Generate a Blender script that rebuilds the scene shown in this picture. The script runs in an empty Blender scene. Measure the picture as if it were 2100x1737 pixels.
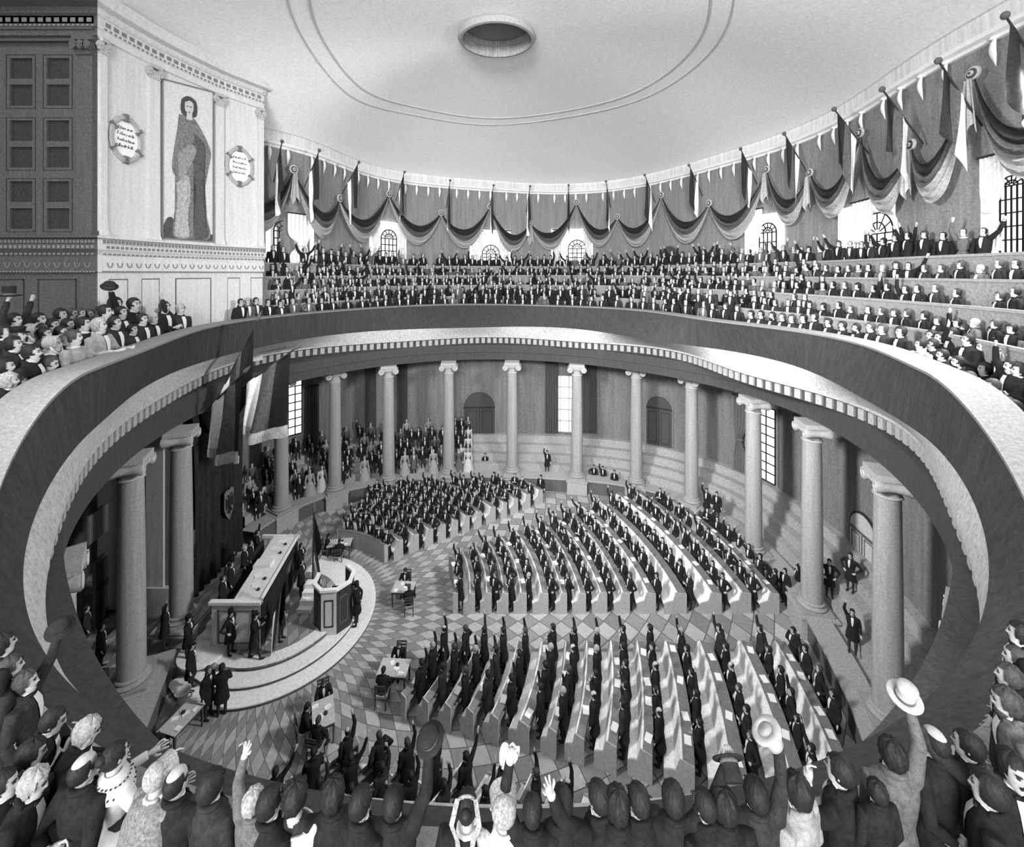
import bpy, bmesh, math, random
import numpy as np
from mathutils import Vector, Matrix
from mathutils.bvhtree import BVHTree
sc = bpy.context.scene
COL = sc.collection
PI = math.pi

# settings tuned against the photograph
WORLD_STRENGTH = 0.3
EXPOSURE = 0.55
PANE = 0.5             # radiance of the daylit window panes
REVEAL_GLOW = 2.4            # radiance of the glow added to the white reveals round them
SUN = ((.35, 1, -.95), 1.3, 40)
AREAS = [
    ('fill_near', (-3, -12, 14), (6, 25, 29), 16, 3400, 10),  # added lamp, lifts the ceiling from below
    ('fill_high', (-3, -14, 25), (6, 42, 22), 14, 3200, 5, 75),  # added lamp, brightens the far gallery wall
    ('fill_right', (17.2, 11.3, 20.5), (-9, 23, 6), 3.2, 3100, 5, 110),  # added lamp out of view, brightens the hall and dais
    ('fill_left', (-15.5, 4.5, 22), (14, 22, 9), 3.2, 1700, 5, 64),  # added lamp out of view, brightens the right lower wall
]

# ------------------------------------------------------------------ camera, world, light
EYE = 16.3                       # eye height above the floor of the hall, metres
FPX, HOR, CXP = 850.0, 560.0, 1045.0
cd = bpy.data.cameras.new('camera')
cd.sensor_width = 36.0
cd.lens = FPX / 2100.0 * 36.0
cd.shift_x = (1050 - CXP) / 2100.0
cd.shift_y = -(868.5 - HOR) / 2100.0
cd.clip_start = 0.05
cd.clip_end = 300
cam = bpy.data.objects.new('camera', cd)
COL.objects.link(cam)
cam.location = (0, 0, EYE)
cam.rotation_euler = (PI / 2, 0, 0)
sc.camera = cam

w = bpy.data.worlds.new('world')
sc.world = w
w.use_nodes = True
w.node_tree.nodes['Background'].inputs[0].default_value = (1, 1, 1, 1)
w.node_tree.nodes['Background'].inputs[1].default_value = WORLD_STRENGTH

def area(name, loc, target, size, energy, sy=None, spread=180):
    l = bpy.data.lights.new(name, 'AREA')
    l.shape = 'RECTANGLE'
    l.size = size
    l.size_y = sy or size
    l.energy = energy
    l.spread = math.radians(spread)
    o = bpy.data.objects.new(name, l)
    COL.objects.link(o)
    o.location = loc
    o.rotation_euler = (Vector(target) - Vector(loc)).to_track_quat('-Z', 'Y').to_euler()
    return o

# added fill lamps out of view, standing in for daylight in the hall
for a in AREAS:
    area(*a)
sl = bpy.data.lights.new('soft_daylight', 'SUN')
sl.energy, sl.angle = SUN[1], math.radians(SUN[2])
so = bpy.data.objects.new('soft_daylight', sl)
COL.objects.link(so)
so.rotation_euler = Vector(SUN[0]).to_track_quat('-Z', 'Y').to_euler()

vs = sc.view_settings
vs.view_transform = 'Standard'
vs.look = 'None'
vs.gamma = 1.0
vs.use_curve_mapping = False
vs.exposure = EXPOSURE
sc.cycles.max_bounces = 6
sc.cycles.diffuse_bounces = 4

# ------------------------------------------------------------------ materials
MATS = {}
def lin(g):
    g = g / 255.0
    return g / 12.92 if g <= .04045 else ((g + .055) / 1.055) ** 2.4

def mat(name, g, grain=.30, scale=16., rough=.85, hatch=0., hscale=18., spec=.15):
    """A grey surface with a fine mottled grain and, if asked, faint vertical hatching."""
    if name in MATS:
        return MATS[name]
    m = bpy.data.materials.new(name)
    m.use_nodes = True
    nt = m.node_tree
    b = nt.nodes['Principled BSDF']
    b.inputs['Roughness'].default_value = rough
    b.inputs['Specular IOR Level'].default_value = spec
    v = lin(g)
    tc = nt.nodes.new('ShaderNodeTexCoord')
    no = nt.nodes.new('ShaderNodeTexNoise')
    no.inputs['Scale'].default_value = scale * 1.3
    no.inputs['Detail'].default_value = 6
    no.inputs['Roughness'].default_value = .9
    nt.links.new(tc.outputs['Object'], no.inputs['Vector'])
    mr = nt.nodes.new('ShaderNodeMapRange')
    mr.inputs[1].default_value = .36
    mr.inputs[2].default_value = .64
    mr.inputs[3].default_value = 1 - min(.7, grain * 1.5)
    mr.inputs[4].default_value = 1 + min(.7, grain * 1.5)
    nt.links.new(no.outputs['Fac'], mr.inputs[0])
    fac = mr.outputs[0]
    if hatch > 0:
        mp = nt.nodes.new('ShaderNodeMapping')
        mp.inputs['Scale'].default_value = (hscale, hscale, .35)
        nt.links.new(tc.outputs['Object'], mp.inputs['Vector'])
        n2 = nt.nodes.new('ShaderNodeTexNoise')
        n2.inputs['Scale'].default_value = 1.0
        n2.inputs['Detail'].default_value = 2
        nt.links.new(mp.outputs[0], n2.inputs['Vector'])
        m2 = nt.nodes.new('ShaderNodeMapRange')
        m2.inputs[1].default_value = .3
        m2.inputs[2].default_value = .7
        m2.inputs[3].default_value = 1 - hatch
        m2.inputs[4].default_value = 1 + hatch
        nt.links.new(n2.outputs['Fac'], m2.inputs[0])
        mu = nt.nodes.new('ShaderNodeMath')
        mu.operation = 'MULTIPLY'
        nt.links.new(fac, mu.inputs[0])
        nt.links.new(m2.outputs[0], mu.inputs[1])
        fac = mu.outputs[0]
    mu = nt.nodes.new('ShaderNodeMath')
    mu.operation = 'MULTIPLY'
    mu.inputs[1].default_value = v
    nt.links.new(fac, mu.inputs[0])
    cc = nt.nodes.new('ShaderNodeCombineColor')
    for i in range(3):
        nt.links.new(mu.outputs[0], cc.inputs[i])
    nt.links.new(cc.outputs[0], b.inputs['Base Color'])
    MATS[name] = m
    return m

def emit(name, g, s):
    if name in MATS:
        return MATS[name]
    m = bpy.data.materials.new(name)
    m.use_nodes = True
    b = m.node_tree.nodes['Principled BSDF']
    v = lin(g)
    b.inputs['Base Color'].default_value = (v, v, v, 1)
    b.inputs['Emission Color'].default_value = (1, 1, 1, 1)
    b.inputs['Emission Strength'].default_value = s
    MATS[name] = m
    return m

# ------------------------------------------------------------------ mesh collector
class MB:
    def __init__(s):
        s.v, s.f, s.m = [], [], []
    def add(s, vs, fs, m=0):
        o = len(s.v)
        s.v += [tuple(p) for p in vs]
        s.f += [tuple(i + o for i in f) for f in fs]
        s.m += [m] * len(fs)
    def box(s, lo, hi, m=0):
        x0, y0, z0 = lo
        x1, y1, z1 = hi
        s.add([(x0, y0, z0), (x1, y0, z0), (x1, y1, z0), (x0, y1, z0), (x0, y0, z1), (x1, y0, z1), (x1, y1, z1), (x0, y1, z1)],
              [(0, 3, 2, 1), (4, 5, 6, 7), (0, 1, 5, 4), (1, 2, 6, 5), (2, 3, 7, 6), (3, 0, 4, 7)], m)
    def obox(s, c, ux, uy, uz, m=0):
        c, ux, uy, uz = map(Vector, (c, ux, uy, uz))
        vs = [c + a * ux + b * uy + d * uz for d in (-1, 1) for a, b in ((-1, -1), (1, -1), (1, 1), (-1, 1))]
        s.add(vs, [(0, 3, 2, 1), (4, 5, 6, 7), (0, 1, 5, 4), (1, 2, 6, 5), (2, 3, 7, 6), (3, 0, 4, 7)], m)
    def loft(s, rings, m=0, cap=True, closed=True):
        n = len(rings[0])
        vs = [p for r in rings for p in r]
        fs = []
        for i in range(len(rings) - 1):
            for j in range(n if closed else n - 1):
                a, b = i * n + j, i * n + (j + 1) % n
                fs.append((a, b, b + n, a + n))
        if cap and closed:
            fs.append(tuple(range(n - 1, -1, -1)))
            fs.append(tuple((len(rings) - 1) * n + j for j in range(n)))
        s.add(vs, fs, m)
    def tube(s, pts, rad, n=8, m=0, flat=1.0):
        pts = [Vector(p) for p in pts]
        if not hasattr(rad, '__len__'):
            rad = [rad] * len(pts)
        rings = []
        up = None
        for i, p in enumerate(pts):
            d = (pts[min(i + 1, len(pts) - 1)] - pts[max(i - 1, 0)])
            d = d.normalized() if d.length > 1e-9 else Vector((0, 0, 1))
            if up is None:
                up = Vector((0, 0, 1)) if abs(d.z) < .9 else Vector((0, 1, 0))
            u = d.cross(up)
            u = u.normalized() if u.length > 1e-6 else Vector((1, 0, 0))
            v = u.cross(d).normalized()
            up = v
            rings.append([p + u * (rad[i] * math.cos(2 * PI * k / n)) + v * (rad[i] * flat * math.sin(2 * PI * k / n)) for k in range(n)])
        s.loft(rings, m)
    def lathe(s, prof, n=24, c=(0, 0, 0), m=0, cap=True):
        rings = [[(c[0] + r * math.cos(2 * PI * k / n), c[1] + r * math.sin(2 * PI * k / n), c[2] + z) for k in range(n)] for r, z in prof]
        s.loft(rings, m, cap)
    def ell(s, c, r, nu=10, nv=7, m=0):
        prof = [(max(math.sin(PI * i / nv), .02), -math.cos(PI * i / nv)) for i in range(nv + 1)]
        rings = [[(c[0] + r[0] * q * math.cos(2 * PI * k / nu), c[1] + r[1] * q * math.sin(2 * PI * k / nu), c[2] + r[2] * z) for k in range(nu)] for q, z in prof]
        s.loft(rings, m)
    def xform(s, M):
        s.v = [tuple(M @ Vector(p)) for p in s.v]
        return s
    def join(s, o, M=None, moff=0):
        k = len(s.v)
        s.v += [tuple(M @ Vector(p)) for p in o.v] if M is not None else o.v
        s.f += [tuple(i + k for i in f) for f in o.f]
        s.m += [i + moff for i in o.m]
    def mesh(s, name, mats, smooth=True, angle=None):
        me = bpy.data.meshes.new(name)
        me.from_pydata(s.v, [], s.f)
        if not isinstance(mats, (list, tuple)):
            mats = [mats]
        for q in mats:
            me.materials.append(q)
        if len(mats) > 1:
            me.polygons.foreach_set('material_index', s.m)
        if smooth:
            me.polygons.foreach_set('use_smooth', [True] * len(s.f))
            if angle:
                me.set_sharp_from_angle(angle=math.radians(angle))
        me.update()
        return me
    def obj(s, name, mats, parent=None, smooth=True, angle=35):
        return link(name, s.mesh(name, mats, smooth, angle), parent)

def link(name, me, parent=None):
    o = bpy.data.objects.new(name, me)
    COL.objects.link(o)
    if parent is not None:
        o.parent = parent
    return o

def tag(o, label=None, cat=None, group=None, kind=None):
    if label: o['label'] = label
    if cat: o['category'] = cat
    if group: o['group'] = group
    if kind: o['kind'] = kind
    return o

def thing(name, label, cat, loc=(0, 0, 0), rz=0, group=None, kind=None):
    o = bpy.data.objects.new(name, None)
    COL.objects.link(o)
    o.location = loc
    o.rotation_euler = (0, 0, rz)
    o.empty_display_size = .2
    return tag(o, label, cat, group, kind)

def struct(o, label=None):
    o['kind'] = 'structure'
    if label: o['label'] = label
    return o

ORD = ['first', 'second', 'third', 'fourth', 'fifth', 'sixth', 'seventh', 'eighth', 'ninth', 'tenth', 'eleventh', 'twelfth', 'thirteenth', 'fourteenth',
       'fifteenth', 'sixteenth', 'seventeenth', 'eighteenth', 'nineteenth', 'twentieth', 'twenty-first', 'twenty-second', 'twenty-third', 'twenty-fourth',
       'twenty-fifth', 'twenty-sixth', 'twenty-seventh', 'twenty-eighth', 'twenty-ninth', 'thirtieth', 'thirty-first', 'thirty-second', 'thirty-third', 'thirty-fourth',
       'thirty-fifth', 'thirty-sixth']

# ------------------------------------------------------------------ plan of the oval hall (surveyed from the picture)
def at(x, y, Y):
    """the point of the hall seen at (x, y) of the photograph at distance Y"""
    return Vector(((x - CXP) / FPX * Y, Y, EYE - (y - HOR) / FPX * Y))
def onz(x, y, z):
    return at(x, y, FPX * (EYE - z) / (y - HOR))

NP = 361
PHI = np.linspace(-PI / 2, 1.5 * PI, NP)[:-1]        # starts at the near end, runs over the right side, the far end, the left side
def ring(co, c=(0, 18.)):
    K = (len(co) - 1) // 2
    t = np.linspace(0, 2 * PI, 1441)[:-1]
    r = co[0] + sum(co[2 * k - 1] * np.cos(k * t) + co[2 * k] * np.sin(k * t) for k in range(1, K + 1))
    p = np.stack([c[0] + r * np.cos(t), c[1] + r * np.sin(t)], 1)
    d = p - np.array((0, 18.))
    a = np.unwrap(np.arctan2(d[:, 1], d[:, 0]))
    rr = np.hypot(d[:, 0], d[:, 1])
    ph = PHI.copy()
    a3 = np.concatenate([a - 2 * PI, a, a + 2 * PI])
    r3 = np.concatenate([rr] * 3)
    i = np.argsort(a3)
    r = np.interp(ph, a3[i], r3[i])
    return np.stack([r * np.cos(ph), 18. + r * np.sin(ph)], 1)
def smooth(R, n):
    for _ in range(n):
        R = (np.roll(R, 1, 0) + 2 * R + np.roll(R, -1, 0)) / 4
    return R
def normals(R):
    t = np.roll(R, -1, 0) - np.roll(R, 1, 0)
    n = np.stack([t[:, 1], -t[:, 0]], 1)
    return n / np.linalg.norm(n, axis=1)[:, None]
def off(R, d):
    return R + normals(smooth(R, 12)) * d
def sstep(Y, a, b):
    t = np.clip((a - Y) / (a - b), 0, 1)
    return t * t * (3 - 2 * t)
RA = ring([14.2915, -.8066, .7618, -1.0906, -.7599, .1387, .0902, .0342, -.1832, .0645, .0178, .2055, -.1968, .1389, .021])
RB = ring([13.8578, -.9295, .4609, -.4068, -.6962, .0845, .1999, .1264, -.1761, .2398, .1851, .0952, .2325, -.1113, .032])
RD = ring([14.0417, -.9205, .6786, -.1287, -.7337, -.0761, .382, -.1095, -.3334, .0218, .0241, -.1089, -.2376, .1389, -.2479])
RC = ring([14.0532, -.4843, .7559, .1487, -.3841, .0914, .304, .1329, .0127, -.0038, .0206, -.0355, -.0074, .0105, .0423])
RW = off(ring([13.7062, -.5025, 1.5573, .7512, -.1976, -.0641, .8521, -.444, -.0886, .0695, .0761, -.1353, -.09]), -.25)
RE = ring([21.8075, -.2117, -2.0614, -2.2311, 1.7025, -.6645, -.4943, .0692, .1752, -.4271, -.2237, .5104, .717], (0, 22.))
ZA = EYE - (2.58 + 2.1 * sstep(RA[:, 1], 11, 3.5))
ZB = EYE - (4.24 + 1.1 * sstep(RB[:, 1], 11, 3.5))
ZD = EYE - (5.0 + .7 * sstep(RD[:, 1], 11, 3.5))
ZC = EYE - (6.8 + .2 * sstep(RC[:, 1], 10, 4))

def zip3(R, Z):
    Z = np.broadcast_to(np.asarray(Z, float), (len(R),))
    return [(float(a[0]), float(a[1]), float(z)) for a, z in zip(R, Z)]
def sweep(mb, levels, i0=0, i1=None, m=0):
    """skin a list of (plan ring, height) levels; closed round the hall unless a range of stations is given"""
    rows = [zip3(R, Z) for R, Z in levels]
    if i1 is None:
        mb.loft(rows, m, cap=False)
    else:
        mb.loft([r[i0:i1 + 1] for r in rows], m, cap=False, closed=False)
def station(R, x, far=True):
    """fractional station of ring R seen at picture column x (the far crossing by default)"""
    k = (x - CXP) / FPX
    f = R[:, 0] - k * R[:, 1]
    best = None
    for i in range(len(R)):
        j = (i + 1) % len(R)
        if f[i] * f[j] <= 0 and f[i] != f[j]:
            t = f[i] / (f[i] - f[j])
            y = R[i, 1] * (1 - t) + R[j, 1] * t
            if y > .5 and (best is None or (y > best[1]) == far):
                best = (i + t, y)
    return best[0] if best else None
def rpt(R, s):
    i = int(math.floor(s)) % len(R)
    t = s - math.floor(s)
    p = R[i] * (1 - t) + R[(i + 1) % len(R)] * t
    q = R[(i + 1) % len(R)] - R[i]
    n = Vector((q[1], -q[0])).normalized()
    return Vector((p[0], p[1])), n           # point and outward normal
# ------------------------------------------------------------------ materials used by the building
M_face = mat('parapet_paint', 61, .22, 9, hatch=.18, hscale=6)
M_ledge = mat('ledge_stone', 126, .22, 10)
M_cornice = mat('cornice_stone', 172, .25, 6)
M_arch = mat('architrave_paint', 70, .2, 9, hatch=.1)
M_ceil = mat('ceiling_plaster', 236, .10, 5)
M_frieze = mat('frieze_plaster', 205, .12, 8, hatch=.15, hscale=5)
M_white = mat('white_moulding', 225, .08, 8)
M_wall = mat('upper_wall_paint', 130, .25, 8, hatch=.15, hscale=5)
M_lwall = mat('lower_wall_paint', 116, .25, 7, hatch=.15, hscale=5)
M_tier = mat('tier_boards', 140, .28, 8)
M_rail = mat('tier_rail', 150, .18, 8)
M_col = mat('column_stone', 150, .2, 10, hatch=.12, hscale=14)
M_cap = mat('capital_stone', 165, .2, 12)
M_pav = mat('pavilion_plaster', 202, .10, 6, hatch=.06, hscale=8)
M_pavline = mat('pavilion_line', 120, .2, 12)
M_organ_shade = mat('shaded_organ_front', 80, .25, 9, hatch=.12)  # shade of the viewer-facing side put into its colour
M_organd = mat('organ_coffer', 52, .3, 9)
M_dark = mat('dark_recess', 52, .3, 8)
M_lowwall = mat('low_wall_paint', 92, .25, 9, hatch=.12)
M_coping = mat('coping_stone', 160, .25, 10)
M_door = mat('door_wood', 74, .25, 8)
M_bar = mat('glazing_bar', 28, .15, 10)
M_glass = emit('daylight_pane', 235, PANE)
M_glass2 = emit('daylight_pane_low', 235, .9)
M_reveal = mat('window_reveal', 240, .06, 8)
M_reveal_glow = emit('glowing_reveal', 235, REVEAL_GLOW)  # emission added to the white window reveals to light the hall
M_line = mat('panel_groove', 95, .2, 12)

# ------------------------------------------------------------------ ceiling dome
def dome_z(r):
    return 25.9 + 3.9 * (1 - np.clip(r, 0, 1) ** 2.6)
DC = np.array((0, 23.7))
mb = MB()
REi = off(RE, -.25)
rows = [zip3(DC + (REi - DC) * r, dome_z(r)) for r in (1, .985, .96, .92, .87, .8, .72, .63, .53, .43, .33, .23, .14)]
mb.loft(rows, 0, cap=False)
# the middle field, left open for the round well above it
well = [(DC[0] - .72 + 1.95 * math.cos(p), DC[1] - .4 + 1.7 * math.sin(p), 29.79) for p in PHI]
mb.loft([rows[-1], well], 0, cap=False)
keep = [i for i, f in enumerate(mb.f) if sum(mb.v[q][1] for q in f) / len(f) > 10.5 and not (sum(mb.v[q][1] for q in f) / len(f) < 17.6 and sum(mb.v[q][0] for q in f) / len(f) < -15.5)]     # the near end of the dome lies behind the viewer's head
mb.f, mb.m = [mb.f[i] for i in keep], [mb.m[i] for i in keep]
ceiling = struct(mb.obj('ceiling', M_ceil), 'pale shallow domed ceiling of the oval hall')
# two fine raised rings on the dome
def dome_ring(R, wd, name):
    mb = MB()
    ins, outs = [], []
    for rr, dz in ((R - wd, 0.02), (R - wd * .5, -.06), (R + wd * .5, -.06), (R + wd, .02)):
        row = []
        for i, p in enumerate(PHI):
            d = np.array((math.cos(p), math.sin(p)))
            # distance from the dome centre to the rim in this direction
            k = np.argmin(np.abs(np.angle(np.exp(1j * (np.arctan2(REi[:, 1] - DC[1], REi[:, 0] - DC[0]) - p)))))
            rim = np.linalg.norm(REi[k] - DC)
            q = DC + d * rr
            row.append((q[0], q[1], float(dome_z(rr / rim)) + dz))
        ins.append(row)
    mb.loft(ins, 0, cap=False)
    return struct(mb.obj(name, mat('ceiling_line', 185, .15, 10)))
dome_ring(10.35, .09, 'trim_1')
dome_ring(11.3, .07, 'trim_2')
# the round well in the middle of the ceiling
mb = MB()
def circ(r, z, ry=None):
    ry = ry or r
    return [(DC[0] - .72 + r * math.cos(p), DC[1] - .4 + ry * math.sin(p), z) for p in PHI[::5]]
mb.loft([circ(1.95, 29.75, 1.7), circ(2.15, 29.66, 1.88), circ(2.2, 29.5, 1.92), circ(2.1, 29.35, 1.84), circ(1.95, 29.33, 1.7)], 0, cap=False)
mb.loft([circ(1.95, 29.33, 1.7), circ(1.9, 29.8, 1.66), circ(1.9, 30.25, 1.66)], 1, cap=False)
mb.loft([circ(1.92, 29.95, 1.68), circ(1.84, 29.93, 1.6), circ(1.84, 30.02, 1.6)], 0, cap=False)
mb.add(circ(1.9, 30.25, 1.66), [tuple(range(len(PHI[::5])))], 2)
ocu = mb.obj('ceiling_well', [mat('well_rim', 150, .2, 10), mat('well_side', 140, .25, 8, hatch=.2, hscale=14), mat('well_back', 120, .25, 6)])
tag(ocu, 'round dark well with a raised rim in the middle of the ceiling', 'ceiling well')

# ------------------------------------------------------------------ upper wall, frieze and cornice
iR, iL = 50, 262
mb = MB()
sweep(mb, [(RE, 12.0), (RE, 24.9)], iR, iL)
wall_upper = struct(mb.obj('wall_gallery', M_wall), 'tall grey curved wall behind the gallery seats')
mb = MB()
sweep(mb, [(RE, 25.0), (off(RE, -.1), 25.02), (off(RE, -.12), 25.95)], 20, 264)
struct(mb.obj('trim_frieze', M_frieze), 'pale hatched frieze band under the ceiling')
mb = MB()
sweep(mb, [(RE, 24.75), (off(RE, -.12), 24.78), (off(RE, -.14), 24.9), (off(RE, -.3), 24.98), (off(RE, -.34), 25.14), (off(RE, -.22), 25.2), (off(RE, -.1), 25.2)], 20, 264)
corn = struct(mb.obj('trim_cornice', M_white), 'white moulded cornice at the head of the gallery wall')
# hanging white drops below the cornice
def drop_mesh():
    mb = MB()
    rings = []
    for t in np.linspace(0, 1, 9):
        z = -.95 * t
        sw = .1 * math.sin(t * PI * 1.4)
        r = .075 + .05 * math.sin(min(t * 1.3, 1) * PI) - .06 * max(0, t - .7) / .3
        rings.append([(r * math.cos(2 * PI * k / 8), .5 * r * math.sin(2 * PI * k / 8) + sw * .6, z) for k in range(8)])
    mb.loft(rings)
    mb.box((-.12, -.12, 0), (.12, .12, .1))
    return mb.mesh('cornice_drop', mat('drop_white', 232, .05, 10))
dm = drop_mesh()
s, k = float(iR + 2), 0
acc, last = 0., None
for i in range(iR * 10, 245 * 10):
    p, n = rpt(RE, i / 10)
    if last is not None:
        acc += (p - last).length
    last = p
    if acc > (1.15 if k % 4 else 1.75):
        acc = 0
        k += 1
        if k > 96:
            break
        o = link('cornice_drop', dm, corn)
        q = p - n * .22
        o.location = (q.x, q.y, 24.72)
        o.rotation_euler = (0, 0, math.atan2(n.y, n.x) + PI / 2)

# ------------------------------------------------------------------ gallery parapet, ledge, cornice, dentils, architrave
mb = MB()
LWD = .85 - .55 * sstep(RA[:, 1], 10, 4)
RAb = RA + normals(smooth(RA, 12)) * LWD[:, None]
sweep(mb, [(RAb, ZA - 2.2), (RAb, ZA - .05)])
sweep(mb, [(off(RA, .02), ZA - .06), (off(RA, .02) * .5 + RB * .5, (ZA + ZB) / 2), (RB, ZB)])
struct(mb.obj('wall_parapet', M_face), 'dark curved face of the gallery parapet')
mb = MB()
LWD = .88 - .55 * sstep(RA[:, 1], 10, 4)
RAo = RA + normals(smooth(RA, 12)) * LWD[:, None]
sweep(mb, [(RAo, ZA - .1), (RAo, ZA), (off(RA, -.03), ZA), (off(RA, -.03), ZA - .07), (off(RA, .03), ZA - .08)])
struct(mb.obj('trim_ledge', M_ledge), 'pale flat ledge along the top of the gallery parapet')
mb = MB()
RDi = RD
RBD = RB * .35 + RD * .65
sweep(mb, [(RB, ZB), (RBD, (ZB * .45 + ZD * .55)), (RD, ZD), (RD, ZD - .1), (off(RD, .1), ZD - .13)])
struct(mb.obj('trim_balcony_cornice', M_cornice), 'bright sloping cornice below the parapet')
mb = MB()
RDd = off(RD, .16)
ZC2 = ZC
sweep(mb, [(off(RD, .1), ZD - .13), (RDd, ZD - .14), (RDd, ZD - .62), (off(RC, -.04), ZD - .66), (off(RC, -.04), (ZD - .66) * .5 + ZC * .5), (off(RC, .02), (ZD - .66) * .5 + ZC * .5 - .03), (off(RC, .02), ZC), (off(RC, 1.5), ZC), (off(RC, 4.2), ZC + .05)])
struct(mb.obj('trim_architrave', M_arch), 'grey banded architrave carried by the columns')
mb = MB()
acc, last, cnt = 0., None, 0
for i in range(0, NP * 12):
    s = i / 12
    if s >= NP - 1: break
    p, n = rpt(RDd, s)
    if last is not None: acc += (p - last).length
    last = p
    if acc > .46:
        acc = 0
        z = float(np.interp(s, np.arange(NP - 1), ZD)) - .36
        t = Vector((-n.y, n.x))
        q = p - n * .03
        mb.obox((q.x, q.y, z), (t.x * .13, t.y * .13, 0), (n.x * .07, n.y * .07, 0), (0, 0, .2))
struct(mb.obj('trim_dentils', mat('dentil_stone', 160, .2, 8), smooth=False), 'row of dentil blocks under the balcony cornice')

# ------------------------------------------------------------------ gallery floor and seating tiers
E2 = off(RE, -.25)
A2 = off(RA, 1.55)
def gal_z0():
    return ZA - 2.2 + 1.8 * sstep(RA[:, 1], 11, 3.5)
def lerpR(f):
    return A2 * (1 - f) + E2 * f
FR = [0.0, .2, .4, .6, .8, 1.0]
ZR = [0, 14.25, 15.2, 16.1, 17.0]
mb = MB()
sweep(mb, [(RAb, gal_z0()), (lerpR(.19), gal_z0())], 0, iL)
for k in range(1, 5):
    f0 = FR[k]
    pz = gal_z0() if k == 1 else np.full(NP - 1, ZR[k - 1] - .55)
    a, b = lerpR(f0), lerpR(f0 + .02)
    sweep(mb, [(a, pz - .1), (a, ZR[k] - .06)], iR - 6, 244)
    sweep(mb, [(b, ZR[k] - .06), (b, ZR[k] - .55), (lerpR(FR[k + 1]), ZR[k] - .55)], iR - 6, 244)
struct(mb.obj('floor_gallery', M_tier), 'stepped boards of the gallery seating')
mb = MB()
for k in range(1, 5):
    a, b = off(lerpR(FR[k]), -.04), off(lerpR(FR[k] + .02), .03)
    sweep(mb, [(a, ZR[k] - .1), (a, ZR[k]), (b, ZR[k]), (b, ZR[k] - .1)], iR - 6, 244)
struct(mb.obj('trim_tier_rails', M_rail), 'pale top rails of the gallery tiers')

# ------------------------------------------------------------------ pavilion wall block on the left
Q = [(-17.4, 17.5), (-17.32, 18.6), (-17.15, 19.9), (-16.75, 21.5), (-16.3, 22.95), (-15.75, 24.1), (-15.06, 25.3)]
def catmull(P, n):
    P = [np.array(p, float) for p in P]
    P = [2 * P[0] - P[1]] + P + [2 * P[-1] - P[-2]]
    out = []
    for i in range(1, len(P) - 2):
        for j in range(n):
            t = j / n
            out.append(.5 * ((2 * P[i]) + (P[i + 1] - P[i - 1]) * t + (2 * P[i - 1] - 5 * P[i] + 4 * P[i + 1] - P[i + 2]) * t ** 2 + (3 * P[i] - P[i - 1] - 3 * P[i + 1] + P[i + 2]) * t ** 3))
    out.append(P[-2])
    return np.array(out)
QC = catmull(Q, 10)
def qn(i):
    i = max(0, min(len(QC) - 1, i))
    a, b = QC[max(i - 1, 0)], QC[min(i + 1, len(QC) - 1)]
    t = (b - a) / np.linalg.norm(b - a)
    return np.array((t[1], -t[0]))            # towards the hall
QN = np.array([qn(i) for i in range(len(QC))])
def qoff(d):
    # front curve pushed out by d, with the frontal left face pushed towards the viewer too and the far return closed
    c = QC + QN * d
    c[0] = (QC[0, 0] + d, QC[0, 1] - d)
    c[-1] = c[-1] + np.array((0, d * .5))
    left = np.array([(-27., QC[0, 1] - d)])
    back = np.array([(c[-1, 0] - 2.4, c[-1, 1] + 1.6 + d)])
    return np.vstack([left, c, back])
def qx(x):
    """fractional index on the front curve at picture column x"""
    k = (x - CXP) / FPX
    f = QC[:, 0] - k * QC[:, 1]
    for i in range(len(QC) - 1):
        if f[i] * f[i + 1] <= 0:
            return i + f[i] / (f[i] - f[i + 1])
    return 0 if x < 200 else len(QC) - 1.001
def qp(s, d=0.):
    i = min(int(s), len(QC) - 2)
    t = s - i
    p = QC[i] * (1 - t) + QC[i + 1] * t
    n = QN[i] * (1 - t) + QN[i + 1] * t
    p = p + n * d
    return p, n / np.linalg.norm(n)
def qsweep(mb, prof, m=0):
    rows = []
    for d, z in prof:
        rows.append([(a[0], a[1], z) for a in qoff(d)])
    mb.loft(rows, m, cap=False, closed=False)
mb = MB()
# material 0 = plaster (front), 1 = frontal left face, its shade put into the colour
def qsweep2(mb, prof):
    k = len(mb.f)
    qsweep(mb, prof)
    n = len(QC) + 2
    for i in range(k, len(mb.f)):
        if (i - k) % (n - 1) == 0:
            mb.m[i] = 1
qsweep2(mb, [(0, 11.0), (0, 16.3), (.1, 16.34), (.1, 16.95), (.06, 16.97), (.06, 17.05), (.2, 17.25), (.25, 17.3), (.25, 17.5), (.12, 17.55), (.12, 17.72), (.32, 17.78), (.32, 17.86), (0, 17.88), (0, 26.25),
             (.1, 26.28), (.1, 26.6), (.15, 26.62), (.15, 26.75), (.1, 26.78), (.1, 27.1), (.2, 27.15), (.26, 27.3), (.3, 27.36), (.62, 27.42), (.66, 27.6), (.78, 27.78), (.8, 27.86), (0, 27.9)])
pav = struct(mb.obj('wall_left', [M_pav, M_organ_shade]), 'bright curved plaster pavilion wall with its shaded frontal side coloured dark')
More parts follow.
